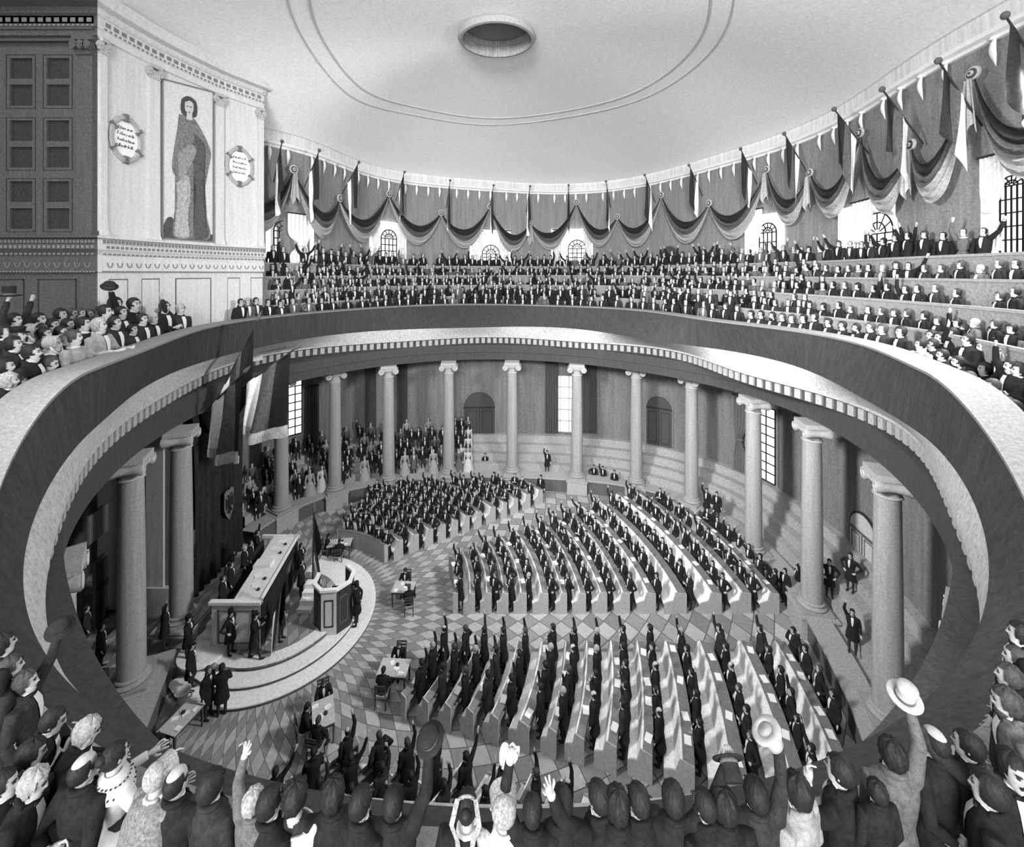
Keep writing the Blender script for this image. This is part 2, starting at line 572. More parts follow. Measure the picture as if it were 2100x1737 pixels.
# ornament bands: beads and leaf drops along the mouldings
mb = MB()
def along(z, d, step, fn, x0=None):
    s, last, acc = 0., None, 0.
    for i in range(0, (len(QC) - 1) * 20):
        p, n = qp(i / 20, d)
        if last is not None: acc += np.linalg.norm(p - last)
        last = p
        if acc > step:
            acc = 0
            fn(Vector((p[0], p[1], z)), Vector((n[0], n[1], 0)))
    x = QC[0, 0] + d - step
    while x > -23:
        fn(Vector((x, QC[0, 1] - d, z)), Vector((0, -1, 0)))
        x -= step
def bead(r, h):
    def f(p, n):
        t = Vector((-n.y, n.x, 0))
        mb.obox(p, t * r, n * .025, Vector((0, 0, h)))
    return f
def leaf(p, n):
    t = Vector((-n.y, n.x, 0))
    for a0 in range(6):
        a, b = PI * a0 / 6 + PI, PI * (a0 + 1) / 6 + PI
        u = p + t * (.11 * math.cos(a)) + Vector((0, 0, .2 * math.sin(a) + .06))
        v = p + t * (.11 * math.cos(b)) + Vector((0, 0, .2 * math.sin(b) + .06))
        d = (v - u)
        mb.obox((u + v) / 2, d * .55, n * .02, Vector((0, 0, 1)).cross(n) * 0 + d.cross(n).normalized() * .018)
along(17.64, .12, .16, bead(.055, .07))
along(17.4, .25, .2, bead(.06, .06))
along(17.12, .1, .2, bead(.06, .05))
along(16.68, .1, .42, leaf)
along(16.36, .1, .14, bead(.05, .03))
along(27.25, .2, .24, bead(.07, .05))
along(26.93, .1, .34, bead(.1, .09))
along(26.68, .15, .2, bead(.05, .04))
struct(mb.obj('trim_pavilion_ornament', M_pavline, smooth=False), 'bead and leaf ornament on the pavilion mouldings')
# pilasters on the curved front
def pilaster(x0, x1, label):
    s0, s1 = qx(x0), qx(x1)
    t = thing('pilaster', label, 'pilaster')
    def band(name, z0, z1, d, e, m=M_pav):
        mb = MB()
        n = 6
        rows = []
        for dd, z in ((-.02, z0), (d, z0), (d, z1), (-.02, z1)):
            rows.append([(*qp(max(0, min(len(QC) - 1.001, s0 - e + (s1 - s0 + 2 * e) * j / n)), dd)[0], z) for j in range(n + 1)])
        mb.loft(rows, 0, cap=False, closed=False)
        for e0 in (0, n):
            mb.add([r[e0] for r in rows], [(0, 1, 2, 3)])
        return mb.obj(name, m, t, smooth=False)
    band('shaft', 18.2, 25.6, .12, 0)
    b = band('base', 17.88, 18.05, .2, .15)
    band('torus', 18.05, 18.2, .16, .07).parent = b
    c = band('capital', 26.1, 26.27, .24, .3, mat('pilaster_capital', 175, .2, 12))
    band('necking', 25.6, 25.7, .17, .1, mat('pilaster_capital', 175, .2, 12)).parent = c
    mb = MB()
    for sgn, ss in ((-1, s0), (1, s1)):
        p, n = qp(max(.05, min(len(QC) - 1.05, ss + sgn * .1)), .14)
        for zz, rr in ((25.98, .14), (25.82, .08)):
            ang = math.atan2(n[1], n[0])
            for kx in range(2):
                r = rr * (1 - kx * .45)
                rings = []
                for dd in (-.1, .06 + kx * .03):
                    rings.append([(p[0] + n[0] * dd - n[1] * r * math.cos(a), p[1] + n[1] * dd + n[0] * r * math.cos(a), zz + r * math.sin(a)) for a in np.linspace(0, 2 * PI, 13)[:-1]])
                mb.loft(rings)
    mb.obj('volute', mat('pilaster_capital', 175, .2, 12), c, smooth=False)
    mb = MB()
    for j in range(5):
        p, n = qp(max(.02, min(len(QC) - 1.02, s0 + (s1 - s0) * (j + .5) / 5)), .13)
        tt = Vector((-n[1], n[0], 0))
        mb.loft([[Vector((p[0], p[1], 25.7)) + tt * (wx * a) + Vector((n[0], n[1], 0)) * (dd + b) for a, b in ((-1, 0), (1, 0), (1, .05), (-1, .05))] if False else
                 [Vector((p[0] + n[0] * dd, p[1] + n[1] * dd, z)) + tt * (wx * math.cos(q)) + Vector((n[0], n[1], 0)) * (.03 * math.sin(q)) for q in (0, PI / 2, PI, 1.5 * PI)]
                 for z, wx, dd in ((25.7, .07, 0), (25.88, .075, .02), (25.98, .03, .08))])
    mb.obj('acanthus_leaf', mat('pilaster_capital', 175, .2, 12), c, smooth=False)
    return t
pilaster(201, 215, 'pale pilaster at the corner of the pavilion beside the dark organ front')
pilaster(303, 324, 'pale pilaster left of the painted robed figure')
pilaster(440, 457, 'pale pilaster right of the painted robed figure')
pilaster(528, 543, 'pale pilaster at the far end of the pavilion wall')
# sunk dado panels with outlines
def dado(x0, x1):
    mb = MB()
    s0, s1 = qx(x0), qx(x1)
    def strip(sa, sb, z0, z1):
        n = 4
        rows = [[(*qp(sa + (sb - sa) * j / n, .012)[0], z) for j in range(n + 1)] for z in (z0, z1)]
        mb.loft(rows, 0, cap=False, closed=False)
    e = (s1 - s0) * .03
    strip(s0, s0 + e, 13.5, 16.02)
    strip(s1 - e, s1, 13.5, 16.02)
    strip(s0, s1, 15.99, 16.04)
    return struct(mb.obj('trim_dado_panel', M_line, smooth=False))
for a in ((222, 262), (290, 327), (359, 433), (466, 492), (514, 540)):
    dado(*a)

# organ front on the frontal dark side: a lattice of twelve sunk coffers
organ = thing('shaded_organ_front', 'frontal organ case in a shade-dark colour with two columns of square openings', 'organ case', (0, 0, 0))
YO = 17.5
def fx(x): return (x - CXP) / FPX * YO
def fz(y): return EYE - (y - HOR) / FPX * YO
rowsY = [(122, 164), (176, 219), (249, 291), (303, 345), (373, 415), (428, 470)]
mb = MB()
fr = .1
def fbox(x0, x1, y0, y1, d0, d1, m=0):
    mb.box((fx(x0), YO - d1, fz(y1)), (fx(x1), YO - d0, fz(y0)), m)
# stiles and rails stand proud of the coffers
xs = [(-60, 27), (73, 102), (148, 168)]
for a, b in xs:
    fbox(a, b, 100, 486, 0, .12)
ys = [100] + [v for r in rowsY for v in r] + [486]
for i in range(0, len(ys), 2):
    for a, b in ((27, 73), (102, 148)):
        fbox(a, b, ys[i], ys[i + 1], 0, .12)
fbox(-60, 197, -60, 60, 0, .1)
fbox(168, 199, 112, 474, 0, .2)
fbox(164, 203, 474, 487, 0, .3)
fbox(163, 204, 80, 90, 0, .34)
fbox(166, 200, 90, 118, 0, .26)
for yy in (60, 84):
    fbox(-60, 198, yy, yy + 4, 0, .16)
mb.obj('case', M_organ_shade, organ, smooth=False)
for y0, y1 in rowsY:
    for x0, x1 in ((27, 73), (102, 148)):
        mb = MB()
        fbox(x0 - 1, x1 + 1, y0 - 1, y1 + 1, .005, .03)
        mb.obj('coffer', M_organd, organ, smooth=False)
mb = MB()
for x0, x1 in ((20, 80), (95, 155)):
    for y0, y1 in ((115, 225), (243, 351), (367, 476)):
        for a in ((x0, x0 + 1, y0, y1), (x1 - 1, x1, y0, y1), (x0, x1, y0, y0 + 1), (x0, x1, y1 - 1, y1)):
            fbox(*a, .1, .135)
mb.obj('moulding', M_organd, organ, smooth=False)
mb = MB()
for cx in (170, 184, 197):
    for k in range(2):
        rings = []
        for d in (.2, .42):
            rings.append([(fx(cx) + (.16 - .07 * k) * math.cos(a), YO - d - .02 * k, fz(100 + 6 * k) + (.16 - .07 * k) * math.sin(a)) for a in np.linspace(0, 2 * PI, 13)[:-1]])
        mb.loft(rings)
mb.obj('volute', M_organ_shade, organ, smooth=False)
for x0, x1 in ((-30, 50), (78, 157)):
    mb = MB()
    for a in ((x0, x0 + 2, 572, 680), (x1 - 2, x1, 572, 680), (x0, x1, 572, 574)):
        fbox(*a, -.01, .02)
    struct(mb.obj('trim_dado_panel', M_organd, smooth=False))

# medallions with an oval reed frame and four lines of script
def medallion(x, y, ry, label):
    s = qx(x)
    p, n = qp(s, 0)
    Y = p[1]
    k = Y / FPX
    hz = ry * k
    hw = hz * .68
    z = EYE - (y - HOR) * k
    root = thing('medallion', label, 'medallion', (p[0], p[1], z), math.atan2(n[1], n[0]) - PI / 2 + PI)
    mb = MB()          # local: x across, -y out of the wall
    pts = np.linspace(0, 2 * PI, 49)
    rings = []
    for a in pts[:-1]:
        c, s_ = math.cos(a), math.sin(a)
        rings.append([((hw + q * .11) * c, -.06 - .05 * e, (hz + q * .11) * s_) for q, e in ((-1, 0), (-.5, 1), (.5, 1), (1, 0), (.5, -1), (-.5, -1))])
    rings.append(rings[0])
    mb.loft(rings, 0, cap=False)
    mb.obj('frame', mat('medallion_reed', 165, .35, 14), root)
    mb = MB()
    for a in (PI / 2, PI / 2 + .12, PI / 6, PI * 5 / 6, -PI / 6, -PI * 5 / 6, -PI / 2, -PI / 2 - .12):
        c, s_ = math.cos(a), math.sin(a)
        d = Vector((c * hw, 0, s_ * hz)).normalized()
        t = Vector((-d.z, 0, d.x))
        for tw in (-1, 1):
            mb.obox((hw * c, -.1, hz * s_), d * .17 + t * .05 * tw, Vector((0, .05, 0)), t * .025)
    mb.obj('ribbon', mat('medallion_ribbon', 120, .3, 14), root, smooth=False)
    mb = MB()
    mb.add([((hw) * math.cos(a), -.03, (hz) * math.sin(a)) for a in pts[:-1]], [tuple(range(48))])
    mb.obj('tablet', mat('medallion_tablet', 236, .04, 10), root, smooth=False)
    rr = random.Random(int(x))
    for i in range(4):
        mb = MB()
        zz = hz * (.46 - .28 * i)
        L = hw * (.5 + .06 * (i in (1, 2)))
        xx = -L
        first = True
        while xx < L:
            h = .1 if first else rr.choice((.03, .04, .05, .09))
            sl = rr.uniform(-.01, .03)
            mb.obox((xx + sl, -.04, zz + h / 2), (.012, 0, 0), (0, .01, 0), (.012, 0, h / 2 + .02))
            if rr.random() < .7:
                mb.obox((xx + .03, -.04, zz + rr.choice((0, .04))), (.03, 0, rr.uniform(-.008, .012)), (0, .01, 0), (0, 0, .008))
            xx += rr.uniform(.055, .085)
            first = False
        mb.obj('text_line', mat('medallion_ink', 95, .2, 12), root, smooth=False)
medallion(257, 286, 43, 'oval wreath-framed inscription beside the dark organ front')
medallion(491, 342, 36, 'smaller oval wreath-framed inscription at the far end of the pavilion wall')

# painting: a plain robed standing figure on a pale ground
pt = thing('painting', 'tall painting of a robed standing figure between two pilasters', 'painting')
def pxy(u, v, d):
    x = 330 + (437 - 330) * u
    s = qx(x)
    p, n = qp(s, d)
    top = EYE + (HOR - (160 + 28 * u)) * p[1] / FPX
    bot = 17.98
    return Vector((p[0], p[1], top * (1 - v) + bot * v))
def patch(poly, d, name, m):
    # triangulated flat shape laid on the curved canvas
    bm = bmesh.new()
    vs_ = [bm.verts.new((u, 0, v)) for u, v in poly]
    bm.faces.new(vs_)
    bmesh.ops.triangulate(bm, faces=bm.faces[:])
    for _ in range(2):
        bmesh.ops.subdivide_edges(bm, edges=bm.edges[:], cuts=1, use_grid_fill=True)
    me = bpy.data.meshes.new(name)
    for v in bm.verts:
        v.co = pxy(v.co.x, v.co.z, d)
    bm.to_mesh(me)
    bm.free()
    me.materials.append(m)
    return link(name, me, pt)
def soft(P, n=5):
    return [tuple(p) for p in catmull(P + [P[0]], n)[:-1]]
patch([(0, 0), (1, 0), (1, 1), (0, 1)], .03, 'canvas', mat('canvas_ground', 205, .15, 7))
patch([(0, .93), (.25, .9), (1, .95), (1, 1), (0, 1)], .036, 'painted_ground', mat('canvas_dark', 80, .3, 7))
patch(soft([(.02, .93), (.1, .87), (.2, .86), (.27, .91), (.24, .99), (.03, .99)]), .045, 'painted_bush', mat('canvas_dark', 80, .3, 7))
patch(soft([(.33, .2), (.3, .3), (.24, .42), (.2, .55), (.3, .63), (.28, .75), (.22, .9), (.25, .985), (.6, .985), (.93, .97), (.85, .8), (.84, .6), (.95, .43), (.86, .33), (.72, .25), (.6, .205)]), .05, 'painted_robe', mat('canvas_robe', 118, .4, 6))
patch(soft([(.28, .64), (.5, .58), (.55, .7), (.5, .85), (.52, .975), (.27, .975), (.25, .9), (.31, .75)]), .058, 'painted_underskirt', mat('canvas_skirt', 165, .4, 6))
patch(soft([(.62, .3), (.84, .38), (.8, .6), (.82, .8), (.9, .96), (.62, .97), (.66, .7), (.6, .5)]), .058, 'painted_cloak', mat('canvas_cloak', 88, .35, 6))
patch(soft([(.3, .45), (.55, .38), (.66, .42), (.5, .55), (.34, .62)]), .066, 'painted_drape', mat('canvas_drape', 142, .35, 6))
patch(soft([(.38, .1), (.47, .075), (.57, .075), (.66, .1), (.68, .16), (.63, .2), (.42, .2), (.36, .16)]), .066, 'painted_hair', mat('canvas_hair', 75, .3, 8))
patch(soft([(.44, .115), (.53, .1), (.6, .115), (.6, .16), (.57, .18), (.58, .22), (.47, .22), (.48, .185), (.44, .16)]), .074, 'painted_face', mat('canvas_face', 190, .15, 8))
for u0 in (.485, .55):
    patch([(u0 - .018, .135), (u0 + .018, .135), (u0 + .018, .141), (u0 - .018, .141)], .08, 'painted_eye', mat('canvas_hair', 75))
patch([(.5, .172), (.54, .172), (.54, .177), (.5, .177)], .08, 'painted_mouth', mat('canvas_hair', 75))
fbm = MB()
for (u0, v0, u1, v1) in ((0, 0, 1, .008), (0, .992, 1, 1), (0, 0, .02, 1), (.98, 0, 1, 1)):
    n = 8
    rows = []
    for d, vv in ((.02, 0), (.09, 0), (.09, 1), (.02, 1)):
        if u1 - u0 > .5:
            rows.append([pxy(u0 + (u1 - u0) * j / n, v0 + (v1 - v0) * vv, d) for j in range(n + 1)])
        else:
            rows.append([pxy(u0 + (u1 - u0) * vv, v0 + (v1 - v0) * j / n, d) for j in range(n + 1)])
    fbm.loft(rows, 0, cap=False, closed=False)
fbm.obj('frame', M_pavline, pt, smooth=False)

# ------------------------------------------------------------------ inner floor
def radial_floor(name, g1, g2, gl, cx=-10.6, cy=19.4, nd=92):
    m = bpy.data.materials.new(name)
    m.use_nodes = True
    nt = m.node_tree
    b = nt.nodes['Principled BSDF']
    b.inputs['Roughness'].default_value = .8
    b.inputs['Specular IOR Level'].default_value = .15
    N, L = nt.nodes.new, nt.links.new
    def math_(op, a, c=None):
        n = N('ShaderNodeMath')
        n.operation = op
        for i, v in enumerate((a, c)):
            if v is None: continue
            if isinstance(v, (int, float)): n.inputs[i].default_value = v
            else: L(v, n.inputs[i])
        return n.outputs[0]
    tc = N('ShaderNodeTexCoord')
    sx = N('ShaderNodeSeparateXYZ')
    L(tc.outputs['Object'], sx.inputs[0])
    dx = math_('SUBTRACT', sx.outputs[0], cx)
    dy = math_('SUBTRACT', sx.outputs[1], cy)
    r = math_('SQRT', math_('ADD', math_('MULTIPLY', dx, dx), math_('MULTIPLY', dy, dy)))
    th = math_('ARCTAN2', dy, dx)
    u = math_('DIVIDE', r, 1.0)
    v = math_('MULTIPLY', th, nd / (2 * PI))
    a = math_('ADD', u, v)
    c = math_('SUBTRACT', u, v)
    fa, fc = math_('FRACT', a), math_('FRACT', c)
    chk = math_('MODULO', math_('ADD', math_('FLOOR', math_('ADD', a, 200)), math_('FLOOR', math_('ADD', c, 200))), 2)
    ea = math_('MINIMUM', fa, math_('SUBTRACT', 1, fa))
    ec = math_('MINIMUM', fc, math_('SUBTRACT', 1, fc))
    line = math_('LESS_THAN', math_('MINIMUM', ea, ec), .022)
    no = N('ShaderNodeTexNoise')
    no.inputs['Scale'].default_value = 6
    no.inputs['Detail'].default_value = 5
    no.inputs['Roughness'].default_value = .75
    L(tc.outputs['Object'], no.inputs['Vector'])
    # each tile has a tone of its own
    wn = N('ShaderNodeTexWhiteNoise')
    wn.noise_dimensions = '2D'
    cv = N('ShaderNodeCombineXYZ')
    L(math_('FLOOR', a), cv.inputs[0])
    L(math_('FLOOR', c), cv.inputs[1])
    L(cv.outputs[0], wn.inputs['Vector'])
    base = math_('ADD', lin(g1), math_('MULTIPLY', chk, lin(g2) - lin(g1)))
    base = math_('MULTIPLY', base, math_('ADD', .85, math_('MULTIPLY', wn.outputs['Value'], .3)))
    base = math_('MULTIPLY', base, math_('ADD', .55, math_('MULTIPLY', no.outputs['Fac'], .9)))
    base = math_('ADD', math_('MULTIPLY', base, math_('SUBTRACT', 1, line)), math_('MULTIPLY', line, lin(gl)))
    cc = N('ShaderNodeCombineColor')
    for i in range(3): L(base, cc.inputs[i])
    L(cc.outputs[0], b.inputs['Base Color'])
    return m
M_tile = radial_floor('lozenge_tiles', 136, 172, 84)
mb = MB()
RWf = off(RW, 7.6)
mb.loft([zip3(RWf, 0), zip3(np.array((0, 19.)) + (RWf - np.array((0, 19.))) * .02, 0)], 0, cap=False)
mb.add(zip3(np.array((0, 19.)) + (RWf - np.array((0, 19.))) * .02, 0), [tuple(range(NP - 1))])
floor = struct(mb.obj('floor', M_tile, smooth=False), 'hall floor of light and dark lozenge tiles')

# ------------------------------------------------------------------ low ring wall, ambulatory steps, lower wall
sL0 = station(RW, 365, False)
cand = [i for i in range(NP - 1) if RW[i, 0] < -8]
def stn_xy(R, X, Y):
    return int(np.argmin((R[:, 0] - X) ** 2 + (R[:, 1] - Y) ** 2))
w_far = stn_xy(RW, -15.1, 24.5)      # the ring wall stops on both sides of the tribune
w_near = stn_xy(RW, -13.7, 16.9)
mbw, mbc = MB(), MB()
for i0, i1 in ((20, w_far), (w_near, 340)):
    sweep(mbw, [(RW, 0), (RW, .9)], i0, i1)
    sweep(mbc, [(RW, .9), (off(RW, -.05), .9), (off(RW, -.05), 1.0), (off(RW, .95), 1.0), (off(RW, .95), .8)], i0, i1)
struct(mbw.obj('wall_low', M_lowwall), 'dark low wall round the floor of the hall')
struct(mbc.obj('trim_coping', M_coping), 'pale coping on the low wall under the columns')
LW = off(RW, 3.3)
mb = MB()
TI = [(.95, .8), (1.35, .8), (1.35, 1.35), (1.85, 1.35), (1.85, 1.9), (2.35, 1.9), (2.35, 2.45), (2.85, 2.45), (2.85, 3.0), (3.3, 3.0)]
for i0, i1 in ((45, w_far - 2),):
    sweep(mb, [(off(RW, d), z) for d, z in TI], i0, i1)
sweep(mb, [(off(RW, .95), .8), (off(RW, 4.5), .8)], w_near + 4, 340)
struct(mb.obj('floor_ambulatory', mat('ambulatory_boards', 158, .25, 7)), 'stepped benches of the ambulatory behind the columns')
mb = MB()
sweep(mb, [(LW, 0), (LW, 9.8)], 40, w_far - 1)
struct(mb.obj('wall_ambulatory', M_lwall), 'grey curved wall behind the columns')
mb = MB()
LW2 = off(RW, 4.4)
sweep(mb, [(LW2, 0), (LW2, 9.9)], w_near + 3, 320)
struct(mb.obj('wall_recess', mat('recess_paint', 92, .25, 7)), 'dark wall of the recess behind the near left columns')

# ------------------------------------------------------------------ columns
def torus_prof(r, z0, z1, b, n=5):
    return [(r + b * math.sin(PI * k / n), z0 + (z1 - z0) * k / n) for k in range(n + 1)]
def column_parts():
    R, ZT, Z0 = .43, 8.5, 0.0       # local heights: base at 0, capital top at 8.5
    P = {}
    mb = MB()
    prof = [(R, .42), (R * 1.02, .5), (R, .6)] + [(R * (1 - .14 * ((z - .6) / 6.9) ** 1.6), z) for z in np.linspace(.7, 7.62, 9)]
    mb.lathe(prof, 28)
    P['shaft'] = mb.mesh('shaft', M_col, True, 50)
    mb = MB()
    mb.box((-.62, -.62, 0), (.62, .62, .14))
    mb.lathe(torus_prof(.52, .14, .26, .07) + [(.5, .28)] + torus_prof(.46, .3, .42, .05), 28)
    P['base'] = mb.mesh('base', mat('column_base', 150, .2, 10), True, 40)
    mb = MB()
    r = R * .86
    mb.lathe([(r, 7.6)] + torus_prof(r, 7.62, 7.72, .05) + [(r, 7.74), (r * 1.02, 7.95), (r * 1.25, 8.15), (r * 1.3, 8.2)], 28)
    P['capital'] = mb.mesh('capital', M_cap, True, 50)
    mb = MB()
    mb.box((-.56, -.5, 8.3), (.56, .5, 8.5))
    mb.box((-.5, -.44, 8.2), (.5, .44, 8.3))
    P['abacus'] = mb.mesh('abacus', M_cap, False)
    P['volute'] = []
    for sx in (-1, 1):
        mb = MB()
        c = (sx * .5, 8.1)
        rings = []
        for y, rr in ((-.5, .21), (-.46, .22), (-.2, .15), (0, .13), (.2, .15), (.46, .22), (.5, .21)):
            rings.append([(c[0] + rr * math.cos(a), y, c[1] + rr * math.sin(a)) for a in np.linspace(0, 2 * PI, 17)[:-1]])
        mb.loft(rings)
        for sy in (-1, 1):
            sp = []
            for k in range(22):
                a = -sx * k * .62 + PI / 2
                q = .2 * (1 - k / 24)
                sp.append((c[0] + q * math.cos(a), sy * .52, c[1] + q * math.sin(a)))
            mb.tube(sp, .022, 5, 1)
            mb.ell((c[0], sy * .52, c[1]), (.05, .03, .05), 8, 5)
        P['volute'].append(mb.mesh('volute', [M_cap, mat('volute_scroll', 185, .15, 12)], True, 40))
    mb = MB()
    for sy in (-1, 1):
        for k in range(-3, 4):
            mb.ell((k * .1, sy * .42, 8.13), (.05, .07, .09), 8, 5)
    P['egg_and_dart'] = mb.mesh('egg_and_dart', M_cap)
    return P
CP = column_parts()
def column(X, Y, label, z=1.0, h=8.5, n=None, s=1.0):
    if n is None:
        i = stn_xy(RW, X, Y)
        nn = normals(smooth(RW, 12))[i]
        n = Vector((nn[0], nn[1]))
    t = thing('column', label, 'column', (X, Y, z), math.atan2(n.y, n.x) - PI / 2, 'ionic columns carrying the gallery', 'thing')
    t.scale = (s, s, h / 8.5)
    link('shaft', CP['shaft'], t)
    link('base', CP['base'], t)
    c = link('capital', CP['capital'], t)
    link('abacus', CP['abacus'], c)
    for v in CP['volute']:
        link('volute', v, c)
    link('egg_and_dart', CP['egg_and_dart'], c)
    return t
COLS = [(-10.72, 9.75, 'near left column, mostly hidden behind the curved parapet edge'),
        (-14.12, 15.48, 'tall pale column left of the dais, its whole capital showing'),
        (-14.34, 18.11, 'pale column on a pedestal beside the dark curtain'),
        (-14.76, 26.81, 'column just right of the dark curtain, under the big banners'),
        (-12.31, 29.22, 'column second from the dark curtain along the left benches'),
        (-8.93, 30.6, 'dark column third from the dark curtain, before a curtained window'),
        (-4.66, 31.72, 'column left of the arched far doorway'),
        (.19, 31.88, 'column right of the arched far doorway'),
        (5.05, 31.11, 'dark column in front of the far draped window'),
        (9.25, 30.24, 'column left of the second arched doorway'),
        (12.14, 27.67, 'column right of the second arched doorway'),
        (13.42, 22.82, 'column in front of the bright right window'),
        (13.85, 18.99, 'right column at the end of the cross aisle'),
        (13.03, 14.29, 'large right column above the nearest benches'),
        (9.42, 8.3, 'near right column, half hidden behind the curved parapet edge')]
for i, (X, Y, lb) in enumerate(COLS):
    zt = float(ZC[stn_xy(RC, X, Y)])
    if i == 2:
        column(X, Y, lb, 1.15, zt - 1.15)
    else:
        column(X, Y, lb, 1.0, zt - 1.0)
    # plinth block let into the ring wall
    if i not in (0, 14):
        mb = MB()
        t = normals(smooth(RW, 12))[stn_xy(RW, X, Y)]
        a = Vector((t[0], t[1], 0))
        b = Vector((-t[1], t[0], 0))
        mb.obox((X, Y, .5), a * .72, b * .72, (0, 0, .5))
        mb.obox((X, Y, .97), a * .78, b * .78, (0, 0, .05))
        struct(mb.obj('trim_plinth', M_coping, smooth=False))

# ------------------------------------------------------------------ openings in the ambulatory wall
def frame_at(R, x, far=True):
    s = station(R, x, far)
    p, n = rpt(R, s)
    return p, n
WN = [0]
def opening(R, x0, x1, ytop, ybot, kind, label, arch=True, dpt=.0, zb=None, zt=None, panes=(4, 6), far=True):
    """a window or a door set in wall ring R between picture columns x0 and x1"""
    p0, n0 = frame_at(R, x0, far)
    p1, n1 = frame_at(R, x1, far)
    c = (p0 + p1) / 2
    wd = (p1 - p0).length
    n = (n0 + n1).normalized()
    z1 = EYE - (ytop - HOR) * c.y / FPX if zt is None else zt
    z0 = EYE - (ybot - HOR) * c.y / FPX if zb is None else zb
    rz = math.atan2(n.y, n.x) - PI / 2
    WN[0] += 1
    h = z1 - z0
    hw = wd / 2
    def shape(hw, h, y, z00=0.):
        if not arch:
            return [(-hw, y, z00), (hw, y, z00), (hw, y, h), (-hw, y, h)]
        pts = [(-hw, y, z00), (hw, y, z00)]
        for a in np.linspace(0, PI, 13):
            pts.append((hw * math.cos(a), y, h - hw + hw * math.sin(a)))
        return pts
    if kind == 'door':
        o = thing('door_%d' % WN[0], label, 'door', (c.x, c.y, z0), rz, kind='structure')
        mb = MB()
        mb.loft([shape(hw * 1.12, h + hw * .12, -.06), shape(hw * 1.12, h + hw * .12, .02)], 0)
        mb.obj('door_frame', M_lwall if dpt >= 0 else M_dark, o, smooth=False)
        mb = MB()
        mb.loft([shape(hw, h, -.09), shape(hw, h, -.02)], 0)
        mb.obj('door_leaf', mat('door_leaf_%d' % (0 if dpt >= 0 else 1), 74 if dpt >= 0 else 185, .25, 8), o, smooth=False)
        mb = MB()
        zz = h - hw if arch else h * .75
        mb.box((-hw, -.14, zz - .06), (hw, -.09, zz + .06))
        mb.box((-.03, -.12, .05), (.03, -.09, zz))
        for sx in (-1, 1):
            for za, zc in ((.1, .45), (.52, .95)):
                a, b = zz * za, zz * zc
                for q in ((sx * hw * .5 - hw * .33, a, sx * hw * .5 + hw * .33, a + .04), (sx * hw * .5 - hw * .33, b - .04, sx * hw * .5 + hw * .33, b),
                          (sx * hw * .5 - hw * .33, a, sx * hw * .5 - hw * .33 + .04, b), (sx * hw * .5 + hw * .33 - .04, a, sx * hw * .5 + hw * .33, b)):
                    mb.box((q[0], -.115, q[1]), (q[2], -.085, q[3]))
        mb.obj('door_moulding', M_dark if dpt >= 0 else M_line, o, smooth=False)
        return o
    o = thing('window_%d' % WN[0], label, 'window', (c.x, c.y, z0), rz, kind='structure')
    if dpt > 0:      # broad reveal with an added glow, the glazed arch inside it
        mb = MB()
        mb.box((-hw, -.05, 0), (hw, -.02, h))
        mb.obj('window_reveal_glow', M_reveal_glow, o, smooth=False)
        gh = h * min(.86, dpt * 1.15)
        gw, gh, gx = min(hw * .42, gh * .36), gh, hw * (.25 if x0 > 1045 else -.3 if x0 < 700 else 0)
    else:
        gw, gh, gx = hw, h, 0
    def sh(hw_, h_, y, e=0.):
        pts = [(gx - hw_, y, -e), (gx + hw_, y, -e)]
        if arch:
            for a in np.linspace(0, PI, 13):
                pts.append((gx + hw_ * math.cos(a), y, h_ - gw + hw_ * math.sin(a)))
        else:
            pts += [(gx + hw_, y, h_ + e), (gx - hw_, y, h_ + e)]
        return pts
    mb = MB()
    mb.loft([sh(gw * 1.3, gh, -.07, .05), sh(gw * 1.3, gh, -.03, .05)])
    mb.obj('window_frame', M_reveal if dpt > 0 else M_lwall, o, smooth=False)
    mb = MB()
    mb.loft([sh(gw, gh, -.085), sh(gw, gh, -.04)])
    mb.obj('glass_pane', M_glass if dpt > 0 else M_glass2, o, smooth=False)
    mb = MB()
    bw = min(.04, .02 + .02 * (c.y - 12) / 22) if dpt > 0 else .035
    nx, nz = panes
    zz = gh - gw if arch else gh
    for i in range(nx + 1):
        xx = gx - gw + 2 * gw * i / nx
        mb.box((xx - bw, -.12, 0), (xx + bw, -.08, zz))
    for k in range(nz + 1):
        mb.box((gx - gw, -.12, zz * k / nz - bw), (gx + gw, -.08, zz * k / nz + bw))
    if arch:
        for rr in (1.0, .55):
            mb.tube([(gx + gw * rr * math.cos(a), -.1, zz + gw * rr * math.sin(a)) for a in np.linspace(0, PI, 15)], bw * 1.2, 5)
        for a in np.linspace(0, PI, 7)[1:-1]:
            mb.tube([(gx + gw * .2 * math.cos(a), -.1, zz + gw * .2 * math.sin(a)), (gx + gw * math.cos(a), -.1, zz + gw * math.sin(a))], bw, 5)
    mb.obj('glazing_bars', M_bar, o, smooth=False)
    return o
LWi = off(LW, -.02)
opening(LWi, 951, 1015, 803, 952, 'door', 'dark arched double door at the far end of the floor')
opening(LWi, 1326, 1378, 812, 985, 'door', 'dark arched doorway between two far right columns')
opening(LWi, 1747, 1800, 1058, 1225, 'door', 'pale arched niche door by the right benches', dpt=-1)
opening(LWi, 1556, 1592, 835, 985, 'window', 'bright tall window behind a right column', arch=False, panes=(2, 8))
opening(LWi, 590, 618, 775, 890, 'window', 'bright window half hidden by the big banners', arch=False, panes=(2, 7))
opening(LWi, 1131, 1185, 770, 885, 'window', 'dim window behind far dark drapes', arch=False, panes=(3, 5)).children[1].data.materials[0] = mat('dim_pane', 150, .2, 6)
